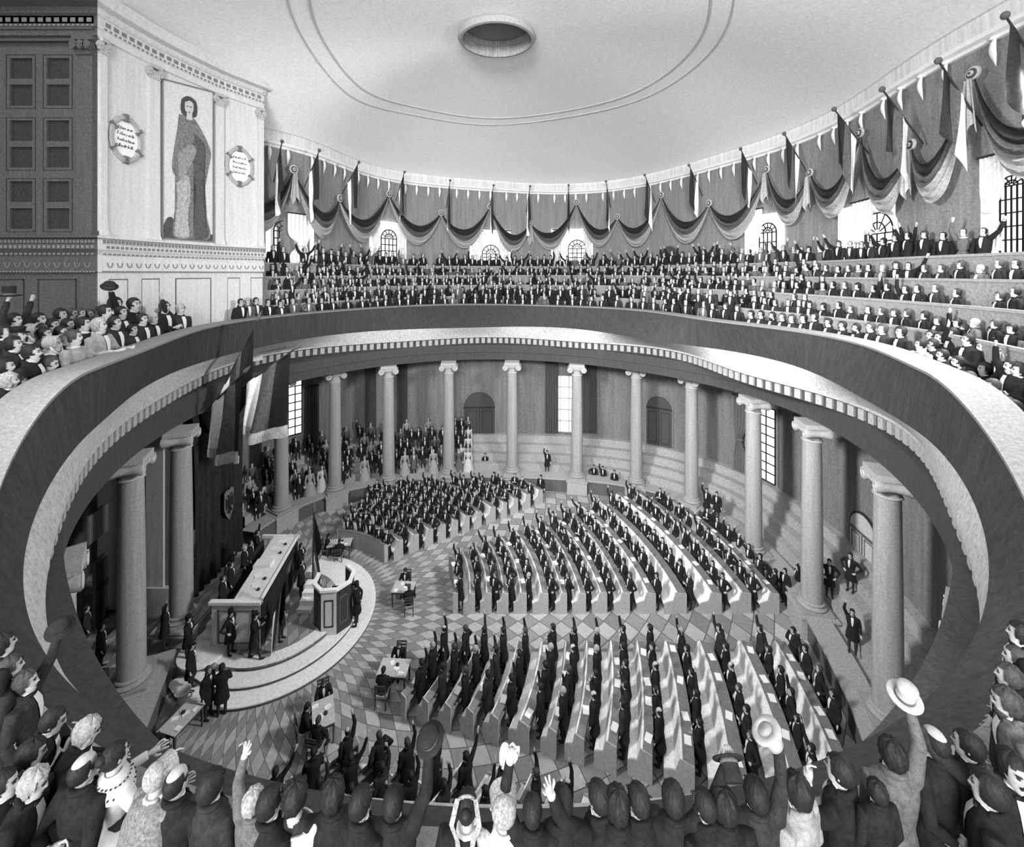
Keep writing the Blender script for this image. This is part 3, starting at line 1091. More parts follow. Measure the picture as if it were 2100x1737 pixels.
# curtains beside the openings
def curtain(R, x0, x1, ytop, ybot, label, g, tie=None, group=None, far=True, gap=.2, name='curtain'):
    p0, n0 = frame_at(R, x0, far)
    p1, n1 = frame_at(R, x1, far)
    c = (p0 + p1) / 2
    n = (n0 + n1).normalized()
    wd = (p1 - p0).length
    z1 = EYE - (ytop - HOR) * c.y / FPX
    z0 = EYE - (ybot - HOR) * c.y / FPX
    h = z1 - z0
    o = thing(name, label, 'curtain', (c.x - n.x * gap, c.y - n.y * gap, z0), math.atan2(n.y, n.x) - PI / 2, group)
    mb = MB()
    rows = []
    nu = 33
    for v in np.linspace(0, 1, 17):
        k = 1.0
        if tie is not None:
            d = (v - tie[0])
            k = 1 - .6 * math.exp(-(d / .12) ** 2) - .35 * max(0, -d) / 1.0 * 1.2
            k = max(k, .3)
        row = []
        for j in range(nu):
            u = j / (nu - 1) - .5
            xx = u * wd * k + (tie[1] * wd * (1 - k) if tie else 0)
            row.append((xx, .06 * math.sin(u * 34) * (.6 + .4 * k) - .02, v * h))
        rows.append(row)
    mb.loft(rows, 0, cap=False, closed=False)
    mb.obj('cloth', mat('curtain_%d' % g, g, .2, 7, hatch=.15), o)
    if tie is not None:
        mb = MB()
        mb.tube([(tie[1] * wd * .6 + wd * .2 * math.cos(a), .11 * math.sin(a), tie[0] * h) for a in np.linspace(0, 2 * PI, 13)], .07, 6)
        mb.obj('tieback', mat('curtain_%d' % g, g, .2, 7, hatch=.15), o)
    mb = MB()
    mb.tube([(-wd * .55, -.05, h + .03), (wd * .55, -.05, h + .03)], .05, 6)
    mb.obj('rod', M_dark, o)
    return o
curtain(LWi, 632, 652, 790, 930, 'dark hanging drape beside the bright left window', 88)
curtain(LWi, 748, 770, 740, 893, 'dark hanging drape left of the third left column', 82)
curtain(LWi, 818, 835, 742, 888, 'narrow dark drape right of the third left column', 80)
curtain(LWi, 1118, 1145, 742, 886, 'dark drape left of the far window column', 84)
curtain(LWi, 1195, 1224, 742, 886, 'dark drape right of the far window column', 80)
curtain(LWi, 1507, 1540, 812, 990, 'tied grey curtain left of the bright right window', 105, tie=(.5, -.2))

OW = off(RW, 7.5)
mb = MB()
sweep(mb, [(OW, 0), (OW, 11.8), (off(RW, 3.6), 11.8)])
struct(mb.obj('wall_outer', mat('recess_paint', 92)), 'plain outer wall behind the ambulatory')
# recess behind the near left columns: a dark doorway and a pale panel over it
LW3 = off(LW2, -.05)
opening(LW3, 194, 252, 1130, 1330, 'door', 'dark doorway in the left recess behind the tall column', arch=False)
p, n = frame_at(LW3, 222)
mb = MB()
z1 = EYE - (1028 - HOR) * p.y / FPX
z0 = EYE - (1083 - HOR) * p.y / FPX
mb.box((-1.3, -.12, 0), (1.3, -.03, z1 - z0))
o = struct(mb.obj('trim_overdoor', mat('overdoor_panel', 150, .2, 8), smooth=False), 'pale panel over the recess doorway')
o.location = (p.x, p.y, z0)
o.rotation_euler = (0, 0, math.atan2(n.y, n.x) - PI / 2)

# ------------------------------------------------------------------ openings high in the gallery wall
REi2 = off(RE, -.02)
def zrow(x0, x1, yt, yb, lb, frac):
    return opening(REi2, x0, x1, yt, yb, 'window', lb, dpt=frac, panes=(4, 5))
UPW = [(545, 643, 440, 548, 'bright arched gallery window next to the pavilion wall', .78),
       (758, 832, 455, 552, 'bright arched gallery window, second from the pavilion', .72),
       (964, 1047, 472, 556, 'bright arched gallery window left of the middle of the far wall', .55),
       (1131, 1215, 470, 556, 'bright arched gallery window right of the middle of the far wall', .64),
       (1528, 1609, 440, 575, 'bright arched gallery window, third from the right edge', .78),
       (1726, 1859, 415, 560, 'bright arched gallery window, second from the right edge', .72),
       (2014, 2125, 325, 520, 'brightest gallery window at the right edge', .7)]
for x0, x1, yt, yb, lb, fr_ in UPW:
    zrow(x0, x1, yt, yb, lb, fr_)
opening(REi2, 1356, 1391, 505, 575, 'door', 'small dark arched door high in the gallery wall')
REi3 = off(RE, -.1)
UPC = [(588, 632, 440, 545, 'pale tied curtain in the gallery window by the pavilion', (.4, .25)),
       (760, 776, 458, 552, 'pale curtain left in the second gallery window', (.45, -.2)),
       (812, 832, 458, 552, 'pale curtain right in the second gallery window', (.45, .2)),
       (966, 990, 474, 556, 'pale curtain left in the middle left gallery window', (.4, -.2)),
       (1022, 1046, 474, 556, 'pale curtain right in the middle left gallery window', (.4, .2)),
       (1133, 1153, 472, 556, 'pale curtain left in the middle right gallery window', None),
       (1196, 1214, 472, 556, 'pale curtain right in the middle right gallery window', None),
       (1540, 1568, 430, 572, 'pale tied curtain in the third gallery window from the right', (.5, -.2)),
       (1755, 1800, 412, 555, 'pale tied curtain in the second gallery window from the right', (.42, -.2)),
       (2018, 2072, 320, 515, 'white tied curtain in the gallery window at the right edge', (.42, -.2))]
for x0, x1, yt, yb, lb, tie in UPC:
    curtain(REi3, x0, x1, yt, yb, lb, 228, tie, gap=.16)

# ------------------------------------------------------------------ festoons: three-coloured swags pinned up with rosettes
M_black = mat('cloth_black', 44, .3, 7)
M_red = mat('cloth_red', 88, .3, 7, hatch=.1)
M_gold = mat('cloth_gold', 158, .25, 7)
ROS = [(516, 300), (600, 348), (694, 407), (796, 398), (904, 437), (1004, 424), (1087, 458), (1182, 415), (1267, 445), (1358, 400), (1456, 417), (1575, 348), (1665, 354), (1771, 272), (1876, 296), (2004, 150), (2128, 170)]
RS = off(RE, -.32)
rp = []
for x, y in ROS:
    if x == 516:
        s = station(RE, 545) + 6
    elif x > 2100:
        s = stn_xy(RE, 17.7, 12.2)
    else:
        s = station(RS, x)
    p, n = rpt(RS, s)
    z = EYE - (y - HOR) * p.y / FPX
    if x == 516: z = 22.3
    if x > 2100: z = 22.4
    rp.append((s, z))
def rosette(parent, c, n, r=.26):
    mb = MB()
    t = Vector((-n.y, n.x, 0))
    for rr, d0, d1, m in ((r, 0, .08, 0), (r * .72, .06, .12, 1), (r * .4, .1, .17, 0), (r * .18, .15, .2, 1)):
        rings = []
        for d, q in ((d0, 1), (d1, 1), (d1 + .01, .92)):
            rings.append([c - n * d + t * (rr * q * math.cos(a)) + Vector((0, 0, rr * q * math.sin(a))) for a in np.linspace(0, 2 * PI, 17)[:-1]])
        mb.loft(rings, m)
    o = mb.obj('rosette', [mat('rosette_pale', 185, .15, 10), mat('rosette_dark', 80, .2, 10)], parent)
    return o
NSW = len(ROS) - 1
for i in range(NSW):
    (s0, z0), (s1, z1) = rp[i], rp[i + 1]
    lab = 'three-tone swag, %s from the %s along the gallery wall' % ((ORD[i], 'pavilion') if i < 8 else (ORD[NSW - 1 - i], 'right edge'))
    f = thing('festoon', lab, 'festoon', group='swags along the gallery wall')
    far = i < 11
    st, sb = (2.0, 3.9) if far else (1.9, 3.6)
    dsp = -1
    def P(u, v):
        s = s0 + (s1 - s0) * u
        p, n = rpt(RS, s)
        k = 4 * u * (1 - u)
        sag = st + (sb - st) * v
        shp = k ** .85 if v > .5 else k
        fold = .10 * math.sin(v * 30 + 2 * math.sin(u * 5)) * k
        d = .12 + .38 * k * math.sin(PI * (.15 + .75 * v)) + fold
        q = p - n * d
        z = z0 + (z1 - z0) * u - sag * k - .35 * v * (1 - k)
        return (q.x, q.y, z)
    nv = 24
    cuts = ((0, 8, 'dark_band', M_black), (8, 15, 'middle_band', M_red), (15, 24, 'light_band', M_gold))
    grid = [[P(u, v) for u in np.linspace(0, 1, 25)] for v in np.linspace(0, 1, nv + 1)]
    for a, b, nm, m in cuts:
        mb = MB()
        mb.loft(grid[a:b + 1], 0, cap=False, closed=False)
        mb.obj(nm, m, f)
    p, n = rpt(RS, s1)
    rosette(f, Vector((p.x, p.y, z1)) - Vector((n.x, n.y, 0)) * .1, Vector((n.x, n.y, 0)), .3 if i < 10 else .25)
    if i in (5, 10, 11, 13, 14) or i < 1:
        mb = MB()           # short falling tail at the pin
        t = Vector((-n.y, n.x))
        rows = []
        for v in np.linspace(0, 1, 10):
            wv = .12 + .22 * v
            rows.append([(p.x + t.x * (wv * uu) - n.x * (.3 + .08 * math.cos(uu * 7)), p.y + t.y * (wv * uu) - n.y * (.3 + .08 * math.cos(uu * 7)), z1 - .25 - 1.9 * v - .25 * v * math.sin(uu * 4)) for uu in np.linspace(-1, 1, 11)])
        mb.loft(rows, 0, cap=False, closed=False)
        mb.obj('tail', mat('cloth_tail', 172, .2, 7), f)

# ------------------------------------------------------------------ flags leaning out from the wall
FL = [(578, 293), (654, 311), (735, 335), (829, 355), (923, 372), (1012, 382), (1087, 384), (1166, 382), (1243, 374), (1323, 361), (1414, 341), (1520, 308), (1610, 277), (1713, 227), (1812, 187), (1927, 129), (2065, 37)]
RT = off(RE, -1.75)
for i, (x, y) in enumerate(FL):
    s = station(RT, x)
    p, n = rpt(RT, s)
    z = EYE - (y - HOR) * p.y / FPX
    tip = Vector((p.x, p.y, z))
    foot = Vector((p.x + n.x * 1.5, p.y + n.y * 1.5, z - 2.35))
    lab = 'three-striped flag, %s from the %s on the gallery wall' % ((ORD[i], 'pavilion') if i < 9 else (ORD[len(FL) - 1 - i], 'right edge'))
    f = thing('flag', lab, 'flag', tuple(foot), 0, 'flags leaning out above the swags')
    d = tip - foot
    mb = MB()
    mb.tube([(0, 0, 0), d * .5, d], .035, 6)
    mb.obj('pole', M_dark, f)
    mb = MB()
    mb.ell(d + d.normalized() * .1, (.12, .12, .13), 10, 7)
    mb.obj('finial', mat('finial', 90, .2, 12), f)
    L = 3.7 if 3 < i < 10 else (3.3 if i <= 3 else 3.0)
    if i > 13: L = 2.6
    def C(u, v):
        b = d * (.36 + .58 * u)
        side = Vector((-n.y, n.x, 0))
        drop = L * v * (.95 + .08 * math.sin(u * 6 + i)) - .5 * v * u * .4
        return b + Vector((0, 0, -drop)) + side * (.14 * math.sin(u * 9 + v * 2.2 + i) * (.35 + .65 * v)) + Vector((n.x, n.y, 0)) * (.25 * v * (1 - u) * -.5)
    mb = MB()
    nu = 18
    grid = [[C(u, v) for u in np.linspace(0, 1, nu + 1)] for v in np.linspace(0, 1, 15)]
    mb.loft(grid, 0, cap=False, closed=False)
    for k in range(len(mb.f)):
        c = k % nu
        mb.m[k] = 2 if c < 5 else (1 if c < 11 else 0)
    mb.obj('cloth', [M_black, M_red, mat('cloth_pale', 238, .15, 7)], f)

# ------------------------------------------------------------------ dais with three curved steps
DCX, DCY = -10.75, 19.5
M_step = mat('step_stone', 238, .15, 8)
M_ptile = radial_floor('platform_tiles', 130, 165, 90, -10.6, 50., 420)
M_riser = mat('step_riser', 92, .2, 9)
def dais_ring(r, z, n=60):
    out = []
    for a in np.linspace(-PI * .72, PI * .5, n):
        out.append((DCX + r * math.cos(a) * (1.0), DCY + r * .98 * math.sin(a), z))
    return out
dais = struct(thing('floor_dais', 'round dais of three pale steps below the speaker\'s pulpit', None, kind='structure'))
for k, (r0, r1, z) in enumerate(((4.25, 3.62, .17), (3.62, 3.0, .34), (3.0, 0.02, .51))):
    mb = MB()
    r = r0
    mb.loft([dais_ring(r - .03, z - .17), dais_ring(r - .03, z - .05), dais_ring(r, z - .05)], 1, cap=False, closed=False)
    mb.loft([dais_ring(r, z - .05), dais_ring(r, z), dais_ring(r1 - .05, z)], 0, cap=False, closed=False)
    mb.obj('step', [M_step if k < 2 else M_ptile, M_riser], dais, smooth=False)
mb = MB()
mb.loft([dais_ring(3.0, .515), dais_ring(2.45, .515)], 0, cap=False, closed=False)
mb.obj('step_edge', M_step, dais, smooth=False)
mb = MB()
mb.box((-17.5, 16.6, 0), (-10.7, 24.2, .508))
mb.obj('platform', M_ptile, dais, smooth=False)

# ------------------------------------------------------------------ wall, pilasters, pedestal and dark curtain behind the dais
def wbox(lo, hi, name, m, lb, par=None):
    mb = MB()
    mb.box(lo, hi)
    o = mb.obj(name, m, par, smooth=False)
    return struct(o, lb) if par is None else o
wbox((-19.6, 19.7, .3), (-17.1, 20.2, 9.8), 'wall_dais', mat('dais_wall', 175, .2, 8, hatch=.12), 'pale pier behind the dais columns')
wbox((-16.85, 19.2, .3), (-16.05, 19.7, 9.8), 'trim_pier', mat('dais_pier', 190, .15, 8, hatch=.1), 'pale flat pier left of the dark curtain')
wbox((-16.05, 19.3, .3), (-15.6, 19.8, 9.8), 'trim_pier', mat('dais_pier_shade', 120, .2, 8), 'shaded side of the pier left of the dark curtain, coloured grey')  # pier's shaded side, the shade put into a darker colour
wbox((-16.9, 19.1, .5), (-15.4, 19.65, 1.75), 'trim_pier_base', mat('dais_pier', 190, .15, 8, hatch=.1), 'pale base block of the pier')
pd = thing('column_pedestal', 'pale stepped pedestal carrying the column beside the dark curtain', 'pedestal', (-14.34, 18.11, 0))
mb = MB(); mb.box((-.72, -.72, .0), (.72, .72, .95)); mb.obj('die', mat('dais_pier', 190), pd, smooth=False)
mb = MB(); mb.box((-.82, -.82, .95), (.82, .82, 1.06)); mb.box((-.77, -.77, 1.06), (.77, .77, 1.15)); mb.obj('cap', M_coping, pd, smooth=False)
mb = MB(); mb.box((-.8, -.8, 0), (.8, .8, .62)); mb.obj('foot', M_coping, pd, smooth=False)

cu = thing('curtain', 'tall black curtain with a shield behind the president\'s desk', 'curtain')
p0, p1 = Vector((-15.35, 20.15, .5)), Vector((-15.35, 23.6, .5))
mb = MB()
rows = []
for v in np.linspace(0, 1, 12):
    row = []
    for j in range(61):
        u = j / 60
        q = p0.lerp(p1, u)
        row.append((q.x + .13 * math.sin(u * 52 + .6 * math.sin(v * 4)) + .05 * math.sin(u * 21), q.y, .5 + 9.2 * v))
    rows.append(row)
mb.loft(rows, 0, cap=False, closed=False)
mb.obj('cloth', mat('curtain_black', 46, .35, 5, hatch=.3, hscale=5), cu)
mb = MB()
for k in range(2):
    rows = []
    for v in np.linspace(0, 1, 7):
        row = []
        for j in range(17):
            u = j / 16
            q = p0.lerp(p1, u * .5 + .5 * k)
            sag = 4 * u * (1 - u) * (.3 + .9 * v)
            row.append((q.x + .25 + .1 * math.sin(v * 14), q.y, 9.75 - .25 * v - sag))
        rows.append(row)
    mb.loft(rows, 0, cap=False, closed=False)
mb.obj('valance', mat('curtain_black', 46), cu)
# shield with a double-headed bird on the curtain
mb = MB()
def sh_poly(P, x, m):
    n = len(P)
    c = (sum(p[0] for p in P) / n, sum(p[1] for p in P) / n)
    vs_ = [(x, p[0], p[1]) for p in P]
    vs_ += [(x + .03, p[0], p[1]) for p in P]
    fs = [tuple(range(n, 2 * n))] + [(i, (i + 1) % n, (i + 1) % n + n, i + n) for i in range(n)]
    mb.add(vs_, fs, m)
sy, sz = 22.35, 3.85
sh_poly([(sy - .36, sz + .75), (sy - .2, sz + .82), (sy, sz + .78), (sy + .2, sz + .82), (sy + .36, sz + .75), (sy + .38, sz - .1), (sy + .26, sz - .5), (sy, sz - .85), (sy - .26, sz - .5), (sy - .38, sz - .1)], -15.14, 0)
for q in (-1, 1):
    sh_poly([(sy + q * .02, sz + .3), (sy + q * .05, sz + .52), (sy + q * .16, sz + .56), (sy + q * .22, sz + .47), (sy + q * .12, sz + .45), (sy + q * .1, sz + .3)][::q], -15.1, 1)
    sh_poly([(sy + q * .08, sz + .25), (sy + q * .3, sz + .42), (sy + q * .3, sz + .1), (sy + q * .28, sz - .2), (sy + q * .18, sz - .1), (sy + q * .1, sz - .05)][::q], -15.1, 1)
    sh_poly([(sy + q * .03, sz - .1), (sy + q * .2, sz - .4), (sy + q * .12, sz - .42), (sy + q * .02, sz - .25)][::q], -15.1, 1)
sh_poly([(sy - .1, sz + .3), (sy - .12, sz), (sy, sz - .55), (sy + .12, sz), (sy + .1, sz + .3)], -15.1, 1)
mb.obj('shield', [mat('shield_pale', 105, .3, 12), mat('shield_bird', 40, .3, 12)], cu, smooth=False)

# ------------------------------------------------------------------ president's tribune
tr = thing('tribune', 'long raised president\'s desk running back from the dais', 'desk', (0, 0, 0))
NL, NR, FL_, FR_ = Vector((-12.5, 17.4, 0)), Vector((-10.5, 17.4, 0)), Vector((-12.95, 21.7, 0)), Vector((-11.1, 21.7, 0))
def prism(mb, pts, z0, z1, m=0):
    n = len(pts)
    mb.add([(p[0], p[1], z0) for p in pts] + [(p[0], p[1], z1) for p in pts],
           [tuple(range(n - 1, -1, -1)), tuple(range(n, 2 * n))] + [(i, (i + 1) % n, (i + 1) % n + n, i + n) for i in range(n)], m)
D1, D2 = NL.lerp(NR, .43), FL_.lerp(FR_, .32)
mb = MB()
prism(mb, [D1, NR, FR_, D2], 2.38, 2.5)
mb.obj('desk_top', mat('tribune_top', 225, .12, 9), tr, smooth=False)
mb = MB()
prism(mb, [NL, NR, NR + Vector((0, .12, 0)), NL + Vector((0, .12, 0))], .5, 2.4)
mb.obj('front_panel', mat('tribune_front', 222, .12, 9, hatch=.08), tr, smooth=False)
mb = MB()
for a, b, z0, z1 in ((.12, .16, .75, 2.15), (.84, .88, .75, 2.15), (.12, .88, .75, .79), (.12, .88, 2.11, 2.15)):
    prism(mb, [NL.lerp(NR, a) + Vector((0, -.03, 0)), NL.lerp(NR, b) + Vector((0, -.03, 0)), NL.lerp(NR, b), NL.lerp(NR, a)], z0, z1)
mb.obj('panel_moulding', M_pavline, tr, smooth=False)
mb = MB()
prism(mb, [NR + Vector((-.1, .02, 0)), NR + Vector((0, .02, 0)), FR_, FR_ + Vector((-.1, 0, 0))], .5, 2.4)
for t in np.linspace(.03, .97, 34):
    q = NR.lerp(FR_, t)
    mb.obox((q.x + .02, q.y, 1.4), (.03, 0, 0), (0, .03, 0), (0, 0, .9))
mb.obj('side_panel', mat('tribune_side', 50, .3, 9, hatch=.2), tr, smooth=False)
mb = MB()
prism(mb, [NL + Vector((.05, .11, 0)), D1 + Vector((0, .11, 0)), D2, FL_], .5, 1.62)
mb.obj('standing_floor', mat('tribune_floor', 70, .3, 8), tr, smooth=False)
mb = MB()
prism(mb, [NL + Vector((0, .1, 0)), NL + Vector((.1, .1, 0)), FL_ + Vector((.1, 0, 0)), FL_], .5, 2.3)
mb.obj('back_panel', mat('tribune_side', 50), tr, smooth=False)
mb = MB()
e = Vector((0, -.08, 0))
prism(mb, [NL + e + Vector((-.1, 0, 0)), NR + e + Vector((.08, 0, 0)), NR + Vector((.08, .12, 0)), NL + Vector((-.1, .12, 0))], 2.4, 2.52)
prism(mb, [NR + Vector((-.04, .1, 0)), NR + Vector((.08, .1, 0)), FR_ + Vector((.08, 0, 0)), FR_ + Vector((-.04, 0, 0))], 2.5, 2.56)
prism(mb, [FL_, FR_ + Vector((.08, 0, 0)), FR_ + Vector((.08, .1, 0)), FL_ + Vector((0, .1, 0))], 2.4, 2.56)
mb.obj('rim', M_step, tr, smooth=False)
mb = MB()
q0 = D1.lerp(D2, .44); q1 = NR.lerp(FR_, .50)
prism(mb, [q0, q0 + Vector((.75, .1, 0)), q0 + Vector((.72, .55, 0)), q0 + Vector((-.05, .5, 0))], 2.5, 2.66)
mb.obj('reading_stand', mat('tribune_top', 225), tr, smooth=False)
# tribune stairs
st_ = thing('stairs', 'short pale stairs at the near end of the president\'s desk', 'stairs')
for k in range(5):
    mb = MB()
    mb.box((-12.55 - .62 + .02 * k, 17.35 + .28 * k, .5), (-12.55, 19.1, .5 + .2 * (k + 1)))
    mb.obj('step', M_step, st_, smooth=False)
mb = MB()
mb.lathe([(.95, 0), (.95, .1), (.85, .11)], 24, (-12.75, 17.35, .5))
mb.obj('bottom_step', M_step, st_, smooth=False)
def sheet(loc, rz, w=.3, h=.4, label='white paper sheet', group=None, m=None):
    mb = MB()
    n = 4
    rows = [[(-w / 2 + w * j / n, -h / 2 + h * i / n, .012 + .01 * math.sin(j * 1.3 + i)) for j in range(n + 1)] for i in range(n + 1)]
    mb.loft(rows, 0, cap=False, closed=False)
    o = mb.obj('paper_sheet', m or mat('paper_white', 238, .03, 10))
    o.location = loc
    o.rotation_euler = (0, 0, rz)
    return tag(o, label, 'paper', group)
def inkwell(loc, label, group):
    t = thing('inkwell', label, 'inkwell', loc, 0, group)
    mb = MB(); mb.lathe([(.06, 0), (.07, .02), (.06, .07), (.03, .085), (.03, .1), (.0201, .1)], 12); mb.obj('pot', M_dark, t)
    mb = MB(); mb.tube([(0, 0, .08), (.05, .02, .2), (.12, .05, .3)], [.008, .012, .003], 5); mb.obj('quill', mat('paper_white', 238), t)
    return t
for k, t in enumerate((.08, .22, .36, .62, .78, .9)):
    q = D1.lerp(D2, t).lerp(NR.lerp(FR_, t), .35 + .15 * (k % 2))
    sheet((q.x, q.y, 2.5), .1 + .3 * k, .34, .42, 'paper on the president\'s desk, %s from its near end' % ORD[k], 'papers on the tribune')
for k, t in enumerate((.15, .3, .7, .85)):
    q = D1.lerp(D2, t).lerp(NR.lerp(FR_, t), .7)
    inkwell((q.x, q.y, 2.5), 'inkwell with quill on the president\'s desk, %s from its near end' % ORD[k], 'inkwells on the tribune')

# ------------------------------------------------------------------ speaker's pulpit
pu = thing('pulpit', 'octagonal speaker\'s pulpit with a pale front panel and dark sides', 'pulpit', (-8.05, 19.05, .34), math.radians(6))
def octo(r, z, dx=0):
    pts = []
    for k in range(8):
        a = PI / 8 + k * PI / 4 - PI / 2
        pts.append((r * math.cos(a), r * math.sin(a), z))
    return pts
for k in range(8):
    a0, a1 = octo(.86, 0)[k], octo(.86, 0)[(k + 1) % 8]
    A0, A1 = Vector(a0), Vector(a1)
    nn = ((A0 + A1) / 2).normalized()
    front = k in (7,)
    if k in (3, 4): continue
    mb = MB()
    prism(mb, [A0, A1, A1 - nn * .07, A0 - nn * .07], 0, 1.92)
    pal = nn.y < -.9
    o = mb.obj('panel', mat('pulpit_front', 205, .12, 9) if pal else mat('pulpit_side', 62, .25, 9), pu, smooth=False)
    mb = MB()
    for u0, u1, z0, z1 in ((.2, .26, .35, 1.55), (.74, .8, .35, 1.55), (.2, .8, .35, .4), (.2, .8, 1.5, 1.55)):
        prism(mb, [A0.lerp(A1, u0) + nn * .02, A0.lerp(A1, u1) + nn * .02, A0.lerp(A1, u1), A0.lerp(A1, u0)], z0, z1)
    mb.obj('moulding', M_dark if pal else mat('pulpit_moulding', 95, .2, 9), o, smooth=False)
mb = MB()
for k in range(8):
    if k in (3, 4): continue
    A0, A1 = Vector(octo(.93, 0)[k]), Vector(octo(.93, 0)[(k + 1) % 8])
    B0, B1 = Vector(octo(.76, 0)[k]), Vector(octo(.76, 0)[(k + 1) % 8])
    prism(mb, [A0, A1, B1, B0], 1.92, 2.03)
mb.obj('rim', M_step, pu, smooth=False)
mb = MB(); mb.add(octo(.8, 1.05), [tuple(range(8))]); mb.obj('floor_board', M_dark, pu, smooth=False)
mb = MB(); prism(mb, [(-.45, -.72), (.45, -.72), (.42, -.45), (-.42, -.45)], 1.72, 1.78); mb.obj('bookrest', M_dark, pu, smooth=False)
mb = MB(); mb.tube([(.0, -.5, 1.78), (.0, -.5, 1.95), (.02, -.5, 2.0)], [.03, .03, .004], 8); mb.obj('candle', mat('paper_white', 238), pu)
ps = thing('stairs', 'small pale stairs climbing behind the pulpit', 'stairs', (-9.55, 19.2, .5))
for k in range(4):
    mb = MB(); mb.box((-.32, .25 * k, 0), (.35, 1.1, .2 * (k + 1))); mb.obj('step', M_step, ps, smooth=False)

# ------------------------------------------------------------------ banners on poles
M_fringe = mat('fringe_pale', 190, .45, 14)
def banner(foot, tip, u0, u1, L, label, stripes, group=None, ripple=.12, name='flag', fringe=True, lean=(0, 0, 0), r=.04, cat='flag', flip=False):
    foot, tip = Vector(foot), Vector(tip)
    d = tip - foot
    t = thing(name, label, cat, tuple(foot), 0, group)
    mb = MB(); mb.tube([(0, 0, 0), d * .5, d], r, 7); mb.obj('pole', M_dark, t)
    mb = MB()
    dn = d.normalized()
    mb.tube([d, d + dn * .12, d + dn * .25, d + dn * .55], [.05, .1, .07, .005], 8)
    mb.obj('finial', mat('finial', 90), t)
    side = d.cross(Vector((0, 0, 1)))
    side = side.normalized() if side.length > .1 else Vector((0, 1, 0))
    nu, nv = 26, 22
    def C(u, v):
        b = d * (u0 + (u1 - u0) * u)
        LL = L * (.55 + .45 * u) if not flip else L * (.8 + .2 * math.sin(PI * u))
        return b + Vector((0, 0, -LL * v)) + Vector(lean) * v * (1 - u * .3) + side * (ripple * (.4 + v) * math.sin(u * 13 + v * 1.5)) - d * (.18 * v * math.sin(PI * u))
    grid = [[C(u, v) for u in np.linspace(0, 1, nu + 1)] for v in np.linspace(0, 1, nv + 1)]
    mb = MB()
    mb.loft(grid, 0, cap=False, closed=False)
    for k in range(len(mb.f)):
        c = (k % nu) / nu
        mb.m[k] = 0 if c < stripes[0] else (1 if c < stripes[1] else 2)
    mb.obj('cloth', [mat('cloth_pale', 238), M_red, mat('banner_black', 38, .35, 7)], t)
    if fringe:
        mb = MB()
        for u in np.linspace(0, 1, 64):
            p = C(u, 1.0)
            mb.obox(p + Vector((0, 0, -.13)), (.02, 0, 0), (0, .02, 0), (0, .01, .16))
        rows = [[C(u, v) + side * .01 for u in np.linspace(0, 1, nu + 1)] for v in (.93, 1.0)]
        mb.loft(rows, 0, cap=False, closed=False)
        mb.obj('fringe', M_fringe, t, smooth=False)
    return t
F0 = at(438, 834, 20.0)
banner(F0, at(527, 657, 20.3), .12, .93, 3.4, 'tallest of the three fringed banners by the pavilion, pole tip above the cornice', (.3, .62), 'big banners by the pavilion')
banner(F0 + Vector((.05, -.15, 0)), at(604, 716, 19.6), .42, .95, 3.6, 'rightmost of the three fringed banners by the pavilion, spread wide', (.33, .68), 'big banners by the pavilion', ripple=.16)
banner(F0 + Vector((.0, -.4, 0)), at(500, 764, 19.0), .12, .95, 3.7, 'lowest of the three fringed banners by the pavilion, hanging before the curtain', (.38, .76), 'big banners by the pavilion', ripple=.14)
b = at(641, 1190, 21.2)
banner(b, at(644, 1050, 21.3), .30, .97, .45, 'furled striped flag standing behind the pulpit', (.25, .5), None, ripple=.16, fringe=False, lean=(.3, 0, -1.5), flip=True)

# ------------------------------------------------------------------ curved benches and desks of the deputies
PC = np.array((-10.6, 19.4))
M_bench = mat('bench_wood', 228, .15, 8, hatch=.1)
M_dtop = mat('desk_top_grey', 122, .22, 9)
M_dside = mat('desk_side', 145, .2, 8)
M_dend = mat('desk_end', 165, .18, 8)
RAD = [8.4, 9.2, 10.0, 10.8, 11.7, 12.8, 13.6, 14.55, 15.6, 16.7, 18.0, 19.7, 21.2, 22.6]
RADS = [7.55] + RAD
def spacing(k):
    return (RADS[k + 1] - RADS[k]) if k + 1 < len(RADS) else 1.3
def low_line(X): return 15.06 - .225 * (X + 3.45)
def m_line(X): return 21.5 + .596 * (X + 4.8)
def q_line(X): return 13.6 - .18 * (X + 4.1)
def p_line(X): return 23.75 + .65 * (X + 6.3)
def inside_w(X, Y, m=.6):
    i = int(np.argmin((RW[:, 0] - X) ** 2 + (RW[:, 1] - Y) ** 2))
    d0 = math.hypot(RW[i, 0], RW[i, 1] - 18)
    return math.hypot(X, Y - 18) < d0 - m
def pol(r, a):
    return PC[0] + r * math.cos(a), PC[1] + r * math.sin(a)
def arc_range(r, ok):
    A = np.linspace(-1.5, 1.5, 1201)
    g = [a for a in A if ok(*pol(r, a))]
    return (min(g), max(g)) if g else None
BLK = {'front': lambda X, Y: Y < 17.3 and Y > low_line(X) and inside_w(X, Y),
       'middle': lambda X, Y: Y > 19.85 and Y < m_line(X) and inside_w(X, Y),
       'near': lambda X, Y: Y < q_line(X) and Y > 8.6 and X > -9 and inside_w(X, Y),
       'far': lambda X, Y: Y > p_line(X) and X > -10.6 and inside_w(X, Y)}
BNAME = {'front': 'front block before the cross aisle', 'middle': 'middle block beyond the cross aisle', 'near': 'nearest block under the gallery', 'far': 'far block beyond the diagonal aisle'}
ROWS = {}
